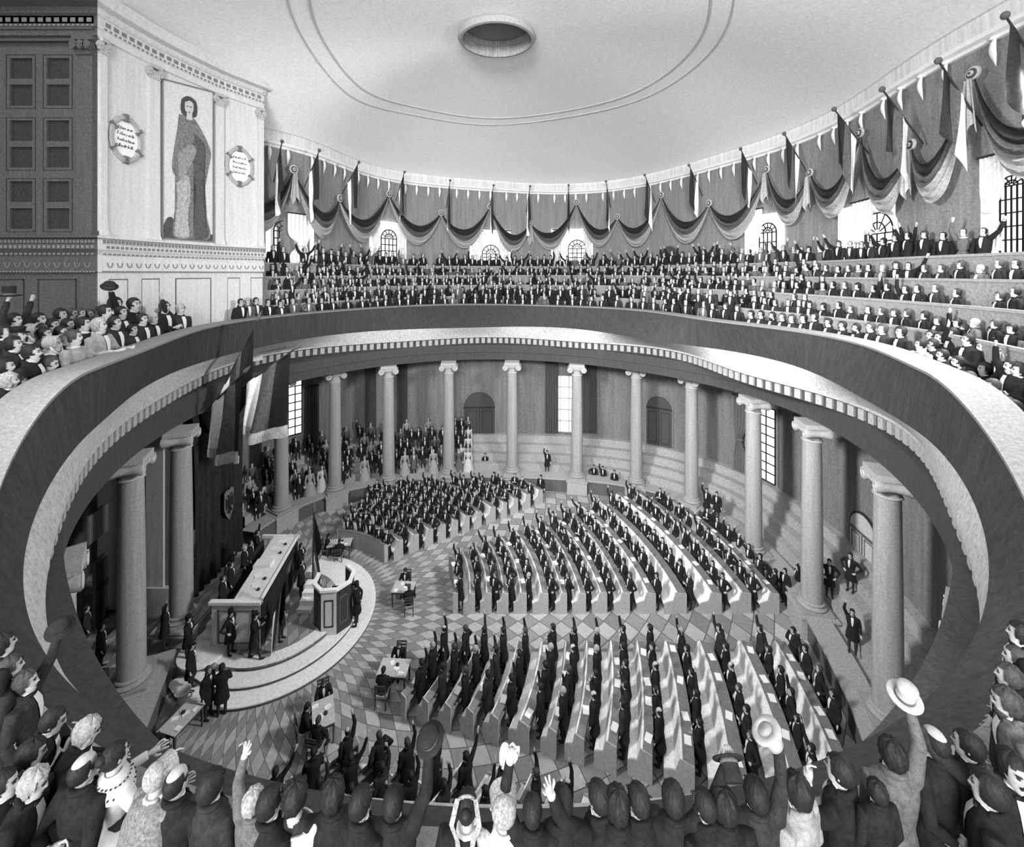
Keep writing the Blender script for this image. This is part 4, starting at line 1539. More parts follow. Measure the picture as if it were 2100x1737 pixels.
def bench_row(r, s, a0, a1, blk, k):
    t = thing('bench_desk', 'curved bench and desk, %s row from the podium, %s' % (ORD[k], BNAME[blk]), 'desk', group='curved rows of the ' + blk + ' block')
    n = max(4, int((a1 - a0) * r / .5))
    A = np.linspace(a0, a1, n)
    def strip(name, prof, m, caps=True):
        mb = MB()
        rings = [[(*pol(r + o * s, a), z) for o, z in prof] for a in A]
        mb.loft(rings, 0, cap=caps, closed=True)
        return mb.obj(name, m, t, smooth=False)
    hz = .06
    if k > 0:
        strip('seat', [(0.0, .40), (0, .48), (.27, .50), (.27, .42)], M_bench)
        strip('backrest', [(.26, .2), (.25, .52), (.37, .98), (.43, .98), (.43, .2)], M_bench)
    strip('desktop', [(.43, .93), (.43, 1.0), (.70, .96), (.70, .89)], M_dtop)
    strip('desk_panel', [(.44, .0), (.44, .92), (.52, .92), (.52, 0)], M_dside)
    strip('shelf', [(.53, .6), (.53, .64), (.66, .64), (.66, .6)], M_dside)
    for a, sg in ((a0, -1), (a1, 1)):
        mb = MB()
        cx = [(.0 if k else .4, 0), (.70, 0), (.70, .94), (.42, 1.0), (.36, 1.0), (.28, .62), (.1, .56), (0, .5)] if k else [(.42, 0), (.70, 0), (.70, .94), (.42, 1.0)]
        w_ = .05 / r * sg
        mb.loft([[(*pol(r + o * s, a), z) for o, z in cx], [(*pol(r + o * s, a + w_), z) for o, z in cx]])
        mb.obj('end_panel', M_dend, t, smooth=False)
    return t
PAPERS = []
RFAR = [4.9, 5.75, 6.6] + RADS
for blk in ('front', 'middle', 'near', 'far'):
    RR = RFAR if blk == 'far' else RADS
    for k, r in enumerate(RR):
        s = min((RR[k + 1] - r) if k + 1 < len(RR) else 1.3, 1.55)
        rg = arc_range(r + .3 * s, BLK[blk])
        if rg is None or (rg[1] - rg[0]) * r < 1.0:
            continue
        if blk == 'near' and k > 9: continue
        ROWS[(blk, k)] = (r, s, rg)
        bench_row(r, s, rg[0], rg[1], blk, k)
        if blk in ('front', 'near', 'middle'):
            L = (rg[1] - rg[0]) * r
            npp = max(2, int(L / (.95 if blk == 'front' else 1.25)))
            if blk == 'middle' and k % 2: continue
            if blk == 'near' and k > 5: continue
            for j in range(npp):
                a = rg[1] - (j + .5 + .2 * ((j * 7 + k * 3) % 5 - 2) / 2) / npp * (rg[1] - rg[0]) if blk == 'front' else rg[0] + (j + .5) / npp * (rg[1] - rg[0])
                X, Y = pol(r + .57 * s, a)
                PAPERS.append((X, Y, a, blk, k, j))
pmb = MB()
pmb.loft([[(-.11, -.15, .0), (.11, -.15, .0), (.11, .15, .006), (-.11, .15, .006)], [(-.11, -.15, .01), (.11, -.15, .01), (.11, .15, .016), (-.11, .15, .016)]])
pme = pmb.mesh('paper_sheet', mat('paper_white', 238), False)
for X, Y, a, blk, k, j in PAPERS:
    o = link('paper_sheet', pme)
    o.location = (X, Y, .985)
    o.rotation_euler = (0, .12 if False else 0, a + .2 * ((j * 5 + k) % 3 - 1))
    tag(o, 'white sheet on desk row %s, %s %s, %s block' % (ORD[k], ORD[j], 'from the cross aisle' if blk != 'near' else 'from the near end', blk), 'paper', 'papers on the ' + blk + ' block desks')

# ------------------------------------------------------------------ stenographers' tables and chairs
M_tbl = mat('table_cloth_pale', 185, .15, 10)
M_tleg = mat('table_leg', 70, .25, 10)
def table(X, Y, rz, w, d, label, z=0., h=.78):
    t = thing('table', label, 'table', (X, Y, z), rz, 'clerks\' tables on the tiled floor')
    mb = MB(); mb.box((-w / 2, -d / 2, h - .04), (w / 2, d / 2, h)); mb.obj('tabletop', M_tbl, t, smooth=False)
    mb = MB()
    for q in ((-w / 2 + .05, -d / 2 + .05, w / 2 - .05, -d / 2 + .08), (-w / 2 + .05, d / 2 - .08, w / 2 - .05, d / 2 - .05), (-w / 2 + .05, -d / 2 + .05, -w / 2 + .08, d / 2 - .05), (w / 2 - .08, -d / 2 + .05, w / 2 - .05, d / 2 - .05)):
        mb.box((q[0], q[1], h - .16), (q[2], q[3], h - .04))
    mb.obj('apron', M_tleg, t, smooth=False)
    for sx in (-1, 1):
        for sy in (-1, 1):
            mb = MB()
            mb.loft([[(sx * (w / 2 - .06) + e * a, sy * (d / 2 - .06) + e * b, zz) for a, b in ((-1, -1), (1, -1), (1, 1), (-1, 1))] for zz, e in ((0, .02), (h - .16, .035), (h - .04, .035))])
            mb.obj('leg', M_tleg, t, smooth=False)
    return t
def chair(X, Y, rz, label, z=0.):
    t = thing('chair', label, 'chair', (X, Y, z), rz, 'clerks\' chairs')     # faces local +Y
    mb = MB(); mb.box((-.22, -.22, .42), (.22, .22, .46)); mb.obj('seat', mat('chair_seat', 150, .2, 10), t, smooth=False)
    for sx in (-1, 1):
        mb = MB(); mb.tube([(sx * .19, .18, 0), (sx * .19, .18, .42)], .022, 6); mb.obj('leg', M_tleg, t)
        mb = MB(); mb.tube([(sx * .2, -.24, 0), (sx * .19, -.2, .44), (sx * .19, -.24, .7), (sx * .19, -.3, .95)], .022, 6); mb.obj('leg', M_tleg, t)
    mb = MB()
    for z0 in (.62, .78, .9):
        mb.box((-.19, -.27 - (z0 - .6) * .12, z0), (.19, -.235 - (z0 - .6) * .12, z0 + .06))
    mb.obj('backrest', M_tleg, t, smooth=False)
    return t
M_small = mat('paper_white', 238)
SEATS = []        # (x, y, z, facing) of seated clerks, filled with people below
def station_set(px, py, rz, w, d, lab, chairs):
    q = onz(px, py, .78)
    table(q.x, q.y, rz, w, d, lab)
    R = Matrix.Rotation(rz, 2)
    for k in range(4):
        v = R @ Vector(((-.3 + .2 * k) * w, (-.2 + .28 * ((k * 2) % 3 - .5)) * d))
        sheet((q.x + v.x, q.y + v.y, .78), rz + .5 * k, .16, .22, 'small paper, %s on the %s' % (ORD[k], lab), 'papers on the clerks\' tables', M_small)
    v = R @ Vector((.1 * w, .1 * d))
    inkwell((q.x + v.x, q.y + v.y, .78), 'inkwell on the ' + lab, 'inkwells on the clerks\' tables')
    for k, (cx, cy, cr, who) in enumerate(chairs):
        v = R @ Vector((cx, cy))
        chair(q.x + v.x, q.y + v.y, rz + cr, 'wooden chair, %s at the %s' % (ORD[k], lab))
        SEATS.append((q.x + v.x, q.y + v.y, rz + cr, who + ' at the ' + lab))
station_set(697, 1112, .15, 1.3, .7, 'farthest of the clerks\' tables', [(-.75, .1, -PI / 2, 'dark coated clerk seated left'), (.1, -.62, 0, 'dark coated clerk seated with back to us')])
station_set(828, 1203, -.05, 1.05, .75, 'clerks\' table beside the middle block', [(-.1, .68, PI, 'white-fronted clerk seated facing us'), (.45, -.62, .25, 'dark coated clerk seated with back to us')])
station_set(808, 1368, -.06, 1.15, .75, 'clerks\' table by the front block', [(.0, .7, PI, 'dim clerk seated facing us'), (-.22, -.66, 0, 'dark clerk on a slatted chair')])
station_set(663, 1460, -1.1, 1.05, .72, 'skewed clerks\' table on the tiled floor', [(-.85, .05, -PI / 2, 'dark clerk seated beyond'), (-.05, -.62, 0, 'dark clerk seated left'), (.7, -.25, .9, 'dark clerk seated nearest')])
station_set(373, 1470, 1.35, 1.1, .72, 'clerk\'s table by the near left steps', [(-.85, .1, -PI / 2 + .2, 'dark coated clerk seated in profile')])
# the two-handled urn at the foot of the steps
ur = thing('urn', 'pale two-handled urn standing by the near clerk\'s table', 'urn', tuple(onz(375, 1457, 0.)), 0)
ur.location.z = 0
ur.scale = (.68, .68, .82)
mb = MB(); mb.lathe([(.2, 0), (.2, .06), (.12, .1), (.14, .16), (.17, .3), (.24, .62), (.27, .78), (.36, .86), (.38, .92), (.33, .92), (.25, .82), (.2, .6), (.02, .5)], 24); mb.obj('bowl', mat('urn_white', 210, .15, 12), ur)
for sx in (-1, 1):
    mb = MB(); mb.tube([(sx * .35, 0, .86), (sx * .5, 0, .84), (sx * .48, 0, .68), (sx * .33, 0, .6), (sx * .22, 0, .58)], .03, 7); mb.obj('handle', mat('urn_white', 210), ur)

# ------------------------------------------------------------------ people
M_skin = mat('skin', 176, .12, 20)
M_feat = mat('face_line', 52, .1, 20)
M_trd = mat('trousers_dark', 50, .25, 14)
M_trl = mat('trousers_pale', 190, .12, 14)
M_shirt = mat('shirt_front', 205, .06, 14)
COATS = {'dark': mat('coat_dark', 34, .35, 12), 'mid': mat('coat_mid', 46, .35, 12), 'grey': mat('coat_grey', 92, .3, 12), 'pale': mat('coat_pale', 150, .25, 12),
         'white': mat('dress_white', 195, .08, 10), 'lace': mat('dress_lace', 190, .35, 30), 'plaid': mat('shawl_plaid', 120, .5, 26)}
HAIRS = {'dark': mat('hair_dark', 34, .5, 30, rough=.62, spec=.25), 'brown': mat('hair_brown', 62, .5, 30, rough=.62, spec=.25), 'grey': mat('hair_grey', 150, .35, 22)}

def voxel(mb, size, name, mats):
    """weld overlapping forms into one continuous skin, keeping each form's material"""
    me = mb.mesh('tmp', mats[0], True)
    o = link('tmp', me)
    md = o.modifiers.new('r', 'REMESH')
    md.mode = 'VOXEL'
    md.voxel_size = size
    m2 = o.modifiers.new('s', 'SMOOTH')
    m2.factor = .5
    m2.iterations = 2
    dg = bpy.context.evaluated_depsgraph_get()
    new = bpy.data.meshes.new_from_object(o.evaluated_get(dg))
    bpy.data.objects.remove(o)
    new.name = name
    new.materials.clear()
    for q in mats:
        new.materials.append(q)
    if len(mats) > 1:
        bv = BVHTree.FromPolygons([Vector(v) for v in mb.v], mb.f)
        idx = []
        for p in new.polygons:
            r = bv.find_nearest(p.center)
            idx.append(mb.m[r[2]] if r[2] is not None else 0)
        new.polygons.foreach_set('material_index', idx)
    new.polygons.foreach_set('use_smooth', [True] * len(new.polygons))
    new.update()
    return new

ARMS = {'down': ((.06, -.03, -.29), (.08, .07, -.54)), 'up': ((.09, .05, .25), (.04, .09, .53)), 'upout': ((.19, .06, .18), (.30, .1, .45)), 'fwdup': ((.08, .2, .12), (.1, .38, .36)),
        'rest': ((.1, .08, -.25), (-.03, .36, -.2)), 'hip': ((.2, -.08, -.24), (.03, .07, -.44)), 'fold': ((.08, .07, -.27), (-.2, .22, -.2)), 'back': ((.1, -.14, -.25), (-.13, -.17, -.43)),
        'chin': ((.04, .2, -.25), (-.1, .23, -.02)), 'hold': ((.1, .14, -.2), (0, .3, -.05)), 'write': ((.09, .12, -.26), (-.05, .36, -.3)), 'hat': ((.1, .1, .22), (.1, .16, .5)), 'side': ((.22, .0, -.12), (.42, .1, .08))}
CUT = {}

def hand_mb(mb, wrist, d, side, lod, grip=False, m=0):
    d = Vector(d).normalized()
    w = Vector(wrist)
    l = d.cross(Vector((0, 1, 0)))
    l = l.normalized() if l.length > .2 else Vector((1, 0, 0))
    l = l * side
    n = l.cross(d).normalized()
    if lod == 'lo':
        mb.obox(w + d * .07, d * .075, l * .035, n * .018, m)
        return
    q = 5 if lod == 'mid' else 7
    mb.tube([w - d * .02, w + d * .02, w + d * .055, w + d * .09], [.026, .034, .04, .036], 8, m, .55)
    for j, L in enumerate((.07, .082, .076, .06)):
        b = w + d * .085 + l * (.029 - j * .0195)
        sp = l * (.012 - j * .008)
        if grip:
            p1 = b + d * L * .4 + n * .012
            p2 = p1 + d * L * .15 + n * L * .35
            p3 = p2 - d * L * .2 + n * L * .2
        else:
            cv = (.004, .0, .012, .03)[j]
            p1 = b + d * L * .45 + sp
            p2 = p1 + d * L * .33 + n * cv + sp * .6
            p3 = p2 + d * L * .22 + n * cv * 1.4
        mb.tube([b - d * .02, p1, p2, p3], [.0105, .0098, .0088, .0065], q, m)
    t0 = w + d * .02 + l * .03
    t1 = t0 + d * .035 + l * .03 + n * .006
    t2 = t1 + d * .035 + l * (.008 if not grip else -.01) + n * (.006 if not grip else .025)
    mb.tube([t0 - l * .015, t1, t2], [.0145, .0125, .008], q, m)

def person_parts(sex='m', L='down', R='down', coat='dark', hair='dark', style='short', beard='', lean=0., turn=0., nod=0., seat=False, trousers='dark', sash=False, cap=False, lod='mid', legs='stand', grip='', extra=''):
    """meshes of one figure, standing 1.75 m, facing +Y; shared by every figure of the same build"""
    key = (sex, L, R, coat, hair, style, beard, lean, turn, nod, seat, trousers, sash, cap, lod, legs, grip, extra)
    if key in CUT:
        return CUT[key]
    dz = -.45 if seat else 0.
    n = {'lo': 6, 'mid': 10, 'hi': 14}[lod]
    def bend(p):
        x, y, z = p
        z0 = .95 + dz
        t = max(0, min(1, (z - z0 + .12) / .35))
        t = t * t * (3 - 2 * t)
        a = -lean * t
        c, s = math.cos(a), math.sin(a)
        return (x, y * c - (z - z0) * s, z0 + y * s + (z - z0) * c) if t > 0 else p
    def B(mb):
        if lean:
            mb.v = [bend(p) for p in mb.v]
        return mb
    # limbs
    sh = {}
    for sd, pose in ((-1, L), (1, R)):
        S = Vector((sd * .185, 0, 1.41 + dz))
        if pose in ('up', 'upout', 'hat', 'fwdup'):
            S += Vector((-sd * .015, 0, .035))
        e, h = ARMS[pose]
        sh[sd] = (S, S + Vector((sd * e[0], e[1], e[2])), S + Vector((sd * h[0], h[1], h[2])))
    body = MB()
    hp = .92 + dz
    for sd in (-1, 1):
        if seat:
            pts = [(sd * .09, 0, hp), (sd * .1, .2, hp), (sd * .1, .43, hp - .01), (sd * .1, .44, .3), (sd * .1, .42, .07)]
            rad = [.1, .088, .066, .056, .042]
            ft = (sd * .1, .48, .04)
        elif legs == 'stride':
            k = .22 * sd
            pts = [(sd * .09, 0, hp), (sd * .1, k * .55 + .03, .5), (sd * .1, k, .08)]
            pts.insert(1, (sd * .095, k * .28, .72))
            rad = [.098, .085, .058, .04]
            ft = (sd * .1, k + .06, .04)
        else:
            pts = [(sd * .09, 0, hp), (sd * .095, .01, .7), (sd * .1, .015, .49), (sd * .1, -.01, .32), (sd * .1, -.01, .08)]
            rad = [.098, .082, .058, .056, .04]
            ft = (sd * .105, .055, .04)
        body.tube(pts, rad, n, 1)
        body.ell(ft, (.045, .125, .045), 8, 5, 2)
    body.loft([[(rx * math.cos(2 * PI * k / n), ry * math.sin(2 * PI * k / n), z + dz) for k in range(n)] for z, rx, ry in ((.86, .15, .1), (.95, .16, .115), (1.1, .14, .1), (1.3, .17, .105), (1.42, .14, .08), (1.47, .06, .055))], 1)
    body.tube([(0, -.01, 1.42 + dz), (0, 0, 1.5 + dz), (0, .01, 1.57 + dz)], [.062, .055, .055], n, 0)
    for sd in (-1, 1):
        S, E, H = sh[sd]
        d = (H - E).normalized()
        if lod != 'hi':
            hand_mb(body, H, d, sd, lod, grip=('R' if sd > 0 else 'L') in grip)
        body.tube([E.lerp(H, .5), H, H + d * .03], [.03, .026, .028], n, 0)
    # head
    head, hr, fe = MB(), MB(), MB()
    hc = Vector((0, .015, 1.625 + dz))
    prof = ((-.132, .022, .026, .05), (-.112, .043, .052, .032), (-.07, .06, .08, .012), (-.02, .069, .091, .002), (.03, .074, .097, -.006), (.08, .067, .088, -.011), (.112, .045, .06, -.014), (.128, .014, .018, -.014))
    hn = max(n, 8)
    head.loft([[(rx * math.cos(2 * PI * k / hn), yo + ry * math.sin(2 * PI * k / hn), z) for k in range(hn)] for z, rx, ry, yo in prof], 0)
    if lod != 'lo':
        head.loft([[(-.008, .088, .03), (.008, .088, .03), (.004, .1, .032), (-.004, .1, .032)], [(-.017, .085, -.02), (.017, .085, -.02), (.01, .12, -.022), (-.01, .12, -.022)], [(-.01, .084, -.032), (.01, .084, -.032), (.006, .106, -.034), (-.006, .106, -.034)]], 0)
        for sd in (-1, 1):
            head.ell((sd * .075, -.005, -.005), (.012, .022, .034), 8, 5, 0)
    for sd in (-1, 1):
        fe.ell((sd * .029, .088, .018), (.015, .012, .009), 6, 4)
        if lod != 'lo':
            fe.obox((sd * .031, .0925, .04), (.021, -.003, .004 * sd), (0, .006, 0), (0, 0, .0045))
    if lod != 'lo':
        fe.obox((0, .09, -.062), (.021, 0, 0), (0, .007, 0), (0, 0, .0035))
        fe.obox((0, .105, -.034), (.01, 0, 0), (0, .006, 0), (0, 0, .003))
    # hair
    nu, nv = (10, 7) if lod == 'lo' else ((22, 14) if lod == 'mid' else (56, 26))
    rr = random.Random(hash((style, hair)) % 1000 if False else len(style) * 7 + len(hair))
    HR = {'short': (.088, .107, .106), 'curly': (.098, .115, .115), 'long': (.098, .114, .112), 'bald': (.083, .101, .096), 'bun': (.086, .104, .104), 'wild': (.1, .116, .112)}[style]
    pts = []
    for i in range(nv + 1):
        th = PI * i / nv
        for j in range(nu):
            ph = 2 * PI * j / nu
            b = 1.0
            if style in ('curly', 'wild'):
                b = 1 + .07 * math.sin(ph * 7 + th * 9) * math.sin(th * 9)
            if lod == 'hi':
                b += (.022 * math.sin(ph * 15 + 5 * math.sin(th * 2.2)) + .012 * math.sin(ph * 26 + 9 * th)) * math.sin(th) - (.05 * math.exp(-((ph - 1.9) / .09) ** 2) * (1 if th < 1.3 else 0))
            pts.append((HR[0] * math.sin(th) * math.cos(ph) * b, -.016 + HR[1] * math.sin(th) * math.sin(ph) * b, .03 + HR[2] * math.cos(th) * b * (1.0 if i <= nv / 2 else 1.28)))
    fs = []
    lo_ = {'long': -.15, 'bun': -.07, 'wild': -.12, 'bald': -.1}.get(style, -.105)
    for i in range(nv):
        for j in range(nu):
            q = [i * nu + j, (i + 1) * nu + j, (i + 1) * nu + (j + 1) % nu, i * nu + (j + 1) % nu]
            c = [sum(pts[k][a] for k in q) / 4 for a in range(3)]
            if c[2] < lo_: continue
            if c[1] > .052 and c[2] < .078: continue
            if c[1] > .018 and c[2] < -.02 and style not in ('long',): continue
            if style == 'bald' and (c[2] > .092 or (c[2] > .045 and c[1] > .0)): continue
            fs.append(tuple(q))
    hr.add(pts, fs)
    if style == 'bun':
        hr.ell((0, -.11, .06), (.05, .045, .045), 10, 7)
    if 'm' in beard:
        hr.ell((0, .1, -.048), (.034, .014, .011), 8, 5)
    if 'b' in beard:
        hr.ell((0, .045, -.1), (.058, .06, .05), 10, 7)
    if 'w' in beard:
        for sd in (-1, 1):
            hr.ell((sd * .066, .03, -.045), (.015, .035, .05), 8, 5)
    Mh = Matrix.Translation(hc) @ Matrix.Rotation(turn, 4, 'Z') @ Matrix.Rotation(-nod, 4, 'X')
    for q in (head, hr, fe):
        q.xform(Mh)
    body.join(head)
    B(body); B(hr); B(fe)
    P = {}
    mats = [M_skin, M_trl if trousers == 'pale' else M_trd, M_trd, M_feat]
    if lod == 'lo':
        body.join(fe, None, 3)
        P['body'] = (body, mats)
    else:
        vsz = .013 if lod == 'hi' else .024
        bm_ = voxel(body, vsz, 'person', mats)
        ex = MB()
        ex.join(fe, None, 3)
        if lod == 'hi':
            for sd in (-1, 1):
                S, E, H = sh[sd]
                hm = MB()
                hand_mb(hm, H, (H - E).normalized(), sd, lod, grip=('R' if sd > 0 else 'L') in grip)
                ex.join(B(hm))
        bmx = bmesh.new()
        bmx.from_mesh(bm_)
        tmp = ex.mesh('tmp', mats)
        bmx.from_mesh(tmp)
        bmx.to_mesh(bm_)
        bmx.free()
        bpy.data.meshes.remove(tmp)
        P['person'] = bm_
    if lod == 'lo':
        P['hair'] = (hr, [HAIRS[hair]])
    else:
        P['hair'] = hr.mesh('hair', HAIRS[hair])
        if lod == 'hi' and False: pass
    # coat or dress
    ct = MB()
    if sex == 'm':
        ring = ((.93, .172, .135), (1.05, .168, .128), (1.18, .188, .14), (1.31, .208, .14), (1.4, .2, .122), (1.455, .13, .09), (1.49, .076, .072))
    else:
        ring = ((.98, .15, .125), (1.06, .128, .105), (1.18, .16, .125), (1.28, .175, .14), (1.37, .18, .115), (1.44, .12, .085), (1.47, .07, .065))
        if 'bare' in extra:
            ring = ring[:5] + ((1.4, .16, .1),)
    ct.loft([[(rx * math.cos(2 * PI * k / n), ry * math.sin(2 * PI * k / n), z + dz) for k in range(n)] for z, rx, ry in ring])
    if sex == 'f':
        if not seat:
            ct.loft([[(r * math.cos(2 * PI * k / n), r * .92 * math.sin(2 * PI * k / n), z) for k in range(n)] for z, r in ((.02, .46), (.3, .41), (.6, .33), (.85, .24), (1.02, .145), (1.08, .12))])
    elif not seat:
        ct.loft([[(rx * math.cos(2 * PI * k / n), yo + ry * math.sin(2 * PI * k / n), z) for k in range(n)] for z, rx, ry, yo in ((.52, .235, .185, -.02), (.56, .235, .185, -.02), (.75, .215, .165, -.01), (.95, .185, .145, 0), (1.08, .16, .12, 0))])
    else:
        ct.loft([[(rx * math.cos(2 * PI * k / n), ry * math.sin(2 * PI * k / n), z) for k in range(n)] for z, rx, ry in ((.4, .2, .17), (.5, .195, .16), (.62, .17, .13))])
    for sd in (-1, 1):
        S, E, H = sh[sd]
        inn = Vector((sd * .12, 0, 1.38 + dz))
        if 'bare' in extra:
            ct.tube([inn, S + Vector((0, 0, -.02)), S.lerp(E, .45)], [.07, .085, .075], n)
        else:
            ct.tube([inn, S, S.lerp(E, .5), E, E.lerp(H, .5), H - (H - E).normalized() * .01], [.075, .075, .066, .057, .05, .043], n)
    if sex == 'm':
        ct.tube([(.078 * math.cos(a), -.006 + .074 * math.sin(a), 1.5 + dz + .022 * math.sin(-a)) for a in np.linspace(-.3, PI + .3, 9) + PI], .03, 6)
    B(ct)
    nm = 'coat' if sex == 'm' else 'dress'
    if lod == 'lo':
        P[nm] = (ct, [COATS[coat]])
    else:
        P[nm] = voxel(ct, .014 if lod == 'hi' else .028, nm, [COATS[coat]])
    # pale shirt front with a dark cravat
    sf = MB()
    if sex == 'm':
        rows = []
        for z, wx in ((1.14, .01), (1.2, .024), (1.29, .036), (1.38, .042), (1.46, .038)):
            rx = float(np.interp(z, [a[0] for a in ring], [a[1] for a in ring]))
            ry = float(np.interp(z, [a[0] for a in ring], [a[2] for a in ring]))
            rows.append([(wx * u, ry * math.sqrt(max(0, 1 - (wx * u / rx) ** 2)) + .012, z + dz) for u in (-1, -.5, 0, .5, 1)])
        sf.loft(rows, 0, cap=False, closed=False)
        sf.tube([(.062 * math.cos(a), .002 + .064 * math.sin(a), 1.508 + dz) for a in np.linspace(0, 2 * PI, 12)], .010, 5, 0)
        if lod != 'lo':
            for sd in (-1, 1):
                sf.ell((sd * .025, .088, 1.47 + dz), (.028, .014, .016), 8, 5, 1)
            if lod == 'hi':
                for sd in (-1, 1):
                    S, E, H = sh[sd]
                    d = (H - E).normalized()
                    cf = MB()
                    cf.tube([H - d * .018, H + d * .004], [.036, .034], 10, 0)
                    P['cuff' + ('' if sd < 0 else '_')] = B(cf).mesh('cuff', M_shirt)
    elif 'bare' in extra:
        sf.tube([(.165 * math.cos(a), .105 * math.sin(a), 1.4 + dz) for a in np.linspace(0, 2 * PI, 20)], .012, 5, 0)
    else:
        sf.tube([(.075 * math.cos(a), .075 * math.sin(a) - .005, 1.465 + dz) for a in np.linspace(0, 2 * PI, 12)], .02, 5, 0)
    B(sf)
    P['shirt' if sex == 'm' else 'collar'] = (sf, [M_shirt, COATS['dark']]) if lod == 'lo' else sf.mesh('shirt', [M_shirt, COATS['dark']])
    if sash:
        mb = MB()
        rows = []
        for t in np.linspace(0, 1, 9):
            z = 1.43 - .5 * t
            x = .13 - .28 * t
            ry = float(np.interp(z, [a[0] for a in ring], [a[2] for a in ring]))
            rx = float(np.interp(z, [a[0] for a in ring], [a[1] for a in ring]))
            y = ry * math.sqrt(max(.02, 1 - min(1, abs(x) / rx) ** 2)) + .02
            rows.append([(x - .03, y, z - .03 + dz), (x + .03, y, z + .03 + dz)])
        for t in np.linspace(0, 1, 4):
            rows.append([(-.17 - .03, .08 - .02 * t, .93 - .28 * t), (-.17 + .04, .1 - .02 * t, .93 - .28 * t)])
        mb.loft(rows, 0, cap=False, closed=False)
        P['sash'] = B(mb).mesh('sash', M_shirt)
    if cap:
        mb = MB()
        mb.lathe([(.09, 0), (.092, .05), (.105, .085), (.09, .1), (.0201, .105)], 14, (0, -.012, .055))
        mb.loft([[(.075 * math.cos(a), .06 + .09 * math.sin(a), .06 - .02 * math.sin(a) + e) for a in np.linspace(0, PI, 9)] for e in (0, .01)])
        P['cap'] = B(mb.xform(Mh)).mesh('cap', COATS['dark'])
    if 'bonnet' in extra:
        mb = MB()
        k = 16
        mb.loft([[(r * math.cos(a), y, .02 + r * 1.05 * math.sin(a)) for a in np.linspace(-.35 * PI / 2, PI + .35 * PI / 2, k)] for y, r in ((.1, .126), (.05, .119), (-.04, .112))], 0, cap=False, closed=False)
        mb.ell((0, -.05, .03), (.11, .1, .118), 16, 11, 0)
        for sd in (-1, 1):
            mb.tube([(sd * .11, .02, -.03), (sd * .08, .06, -.12), (sd * .02, .08, -.16)], .014, 5, 1)
        P['bonnet'] = B(mb.xform(Mh)).mesh('bonnet', [mat('bonnet_straw', 150, .5, 34), M_shirt])
    if 'ribbons' in extra:
        mb = MB()
        for sd in (-1, 1):
            rows = []
            for t in np.linspace(0, 1, 14):
                z = .14 - .52 * t if t > .2 else .14 - .02 * t
                x = sd * (.03 + .3 * t if t < .2 else .09 + .03 * math.sin(t * 9))
                y = -.06 if t < .2 else -.13 - .05 * t
                rows.append([(x - .02, y, z), (x + .02, y - .008, z)])
            mb.loft(rows, 0, cap=False, closed=False)
        mb.tube([(.1 * math.cos(a), -.05, .04 + .105 * math.sin(a)) for a in np.linspace(0, PI, 15)], .012, 6)
        P['lace_cap'] = B(mb.xform(Mh)).mesh('lace_cap', mat('lace_white', 150, .45, 40))
    if 'lacecollar' in extra:
        mb = MB()
        mb.loft([[(rx * math.cos(2 * PI * k / 24), ry * math.sin(2 * PI * k / 24), z) for k in range(24)] for z, rx, ry in ((1.5, .07, .065), (1.47, .13, .1), (1.4, .215, .145), (1.35, .225, .155))], 0, cap=False)
        for k in range(24):
            for z, r1, r2 in ((1.45, .165, .122), (1.39, .223, .152)):
                a = 2 * PI * (k + (.5 if z > 1.4 else 0)) / 24
                mb.ell((r1 * math.cos(a), r2 * math.sin(a), z + .01), (.009, .009, .009), 5, 4, 1)
        P['lace_collar'] = B(mb).mesh('lace_collar', [mat('lace_collar_white', 190, .1, 40), M_feat])
    if 'shawl' in extra:
        mb = MB()
        mb.loft([[(rx * math.cos(2 * PI * k / 24), ry * math.sin(2 * PI * k / 24), z) for k in range(24)] for z, rx, ry in ((1.47, .1, .09), (1.42, .22, .15), (1.25, .28, .2), (1.0, .27, .22))], 0, cap=False)
        P['shawl'] = B(mb).mesh('shawl', COATS['plaid'])
    P['_head'] = bend(tuple(hc))
    P['_hand'] = {sd: bend(tuple(sh[sd][2] + (sh[sd][2] - sh[sd][1]).normalized() * .08)) for sd in (-1, 1)}
    CUT[key] = P
    return P

PN = [0]
def person(loc, rz, s, label, cat='person', group=None, **kw):
    P = person_parts(**kw)
    o = link('person', P['person'])
    o.location = loc
    o.rotation_euler = (0, 0, rz)
    o.scale = (s, s, s)
    for k, me in P.items():
        if k in ('person',) or k.startswith('_'): continue
        link(k.rstrip('_'), me, o)
    tag(o, label, cat, group)
    PN[0] += 1
    return o, P
CROWD = []
def extra_person(loc, rz, s, **kw):
    kw['lod'] = 'lo'
    for k in ('sash', 'cap', 'extra'): kw.pop(k, None)
    CROWD.append((loc, rz, s, kw))
def hand_world(o, P, sd):
    h = P['_hand'][sd]
    M = Matrix.Translation(o.location) @ Matrix.Rotation(o.rotation_euler[2], 4, 'Z') @ Matrix.Scale(o.scale[0], 4)
    return M @ Vector(h)

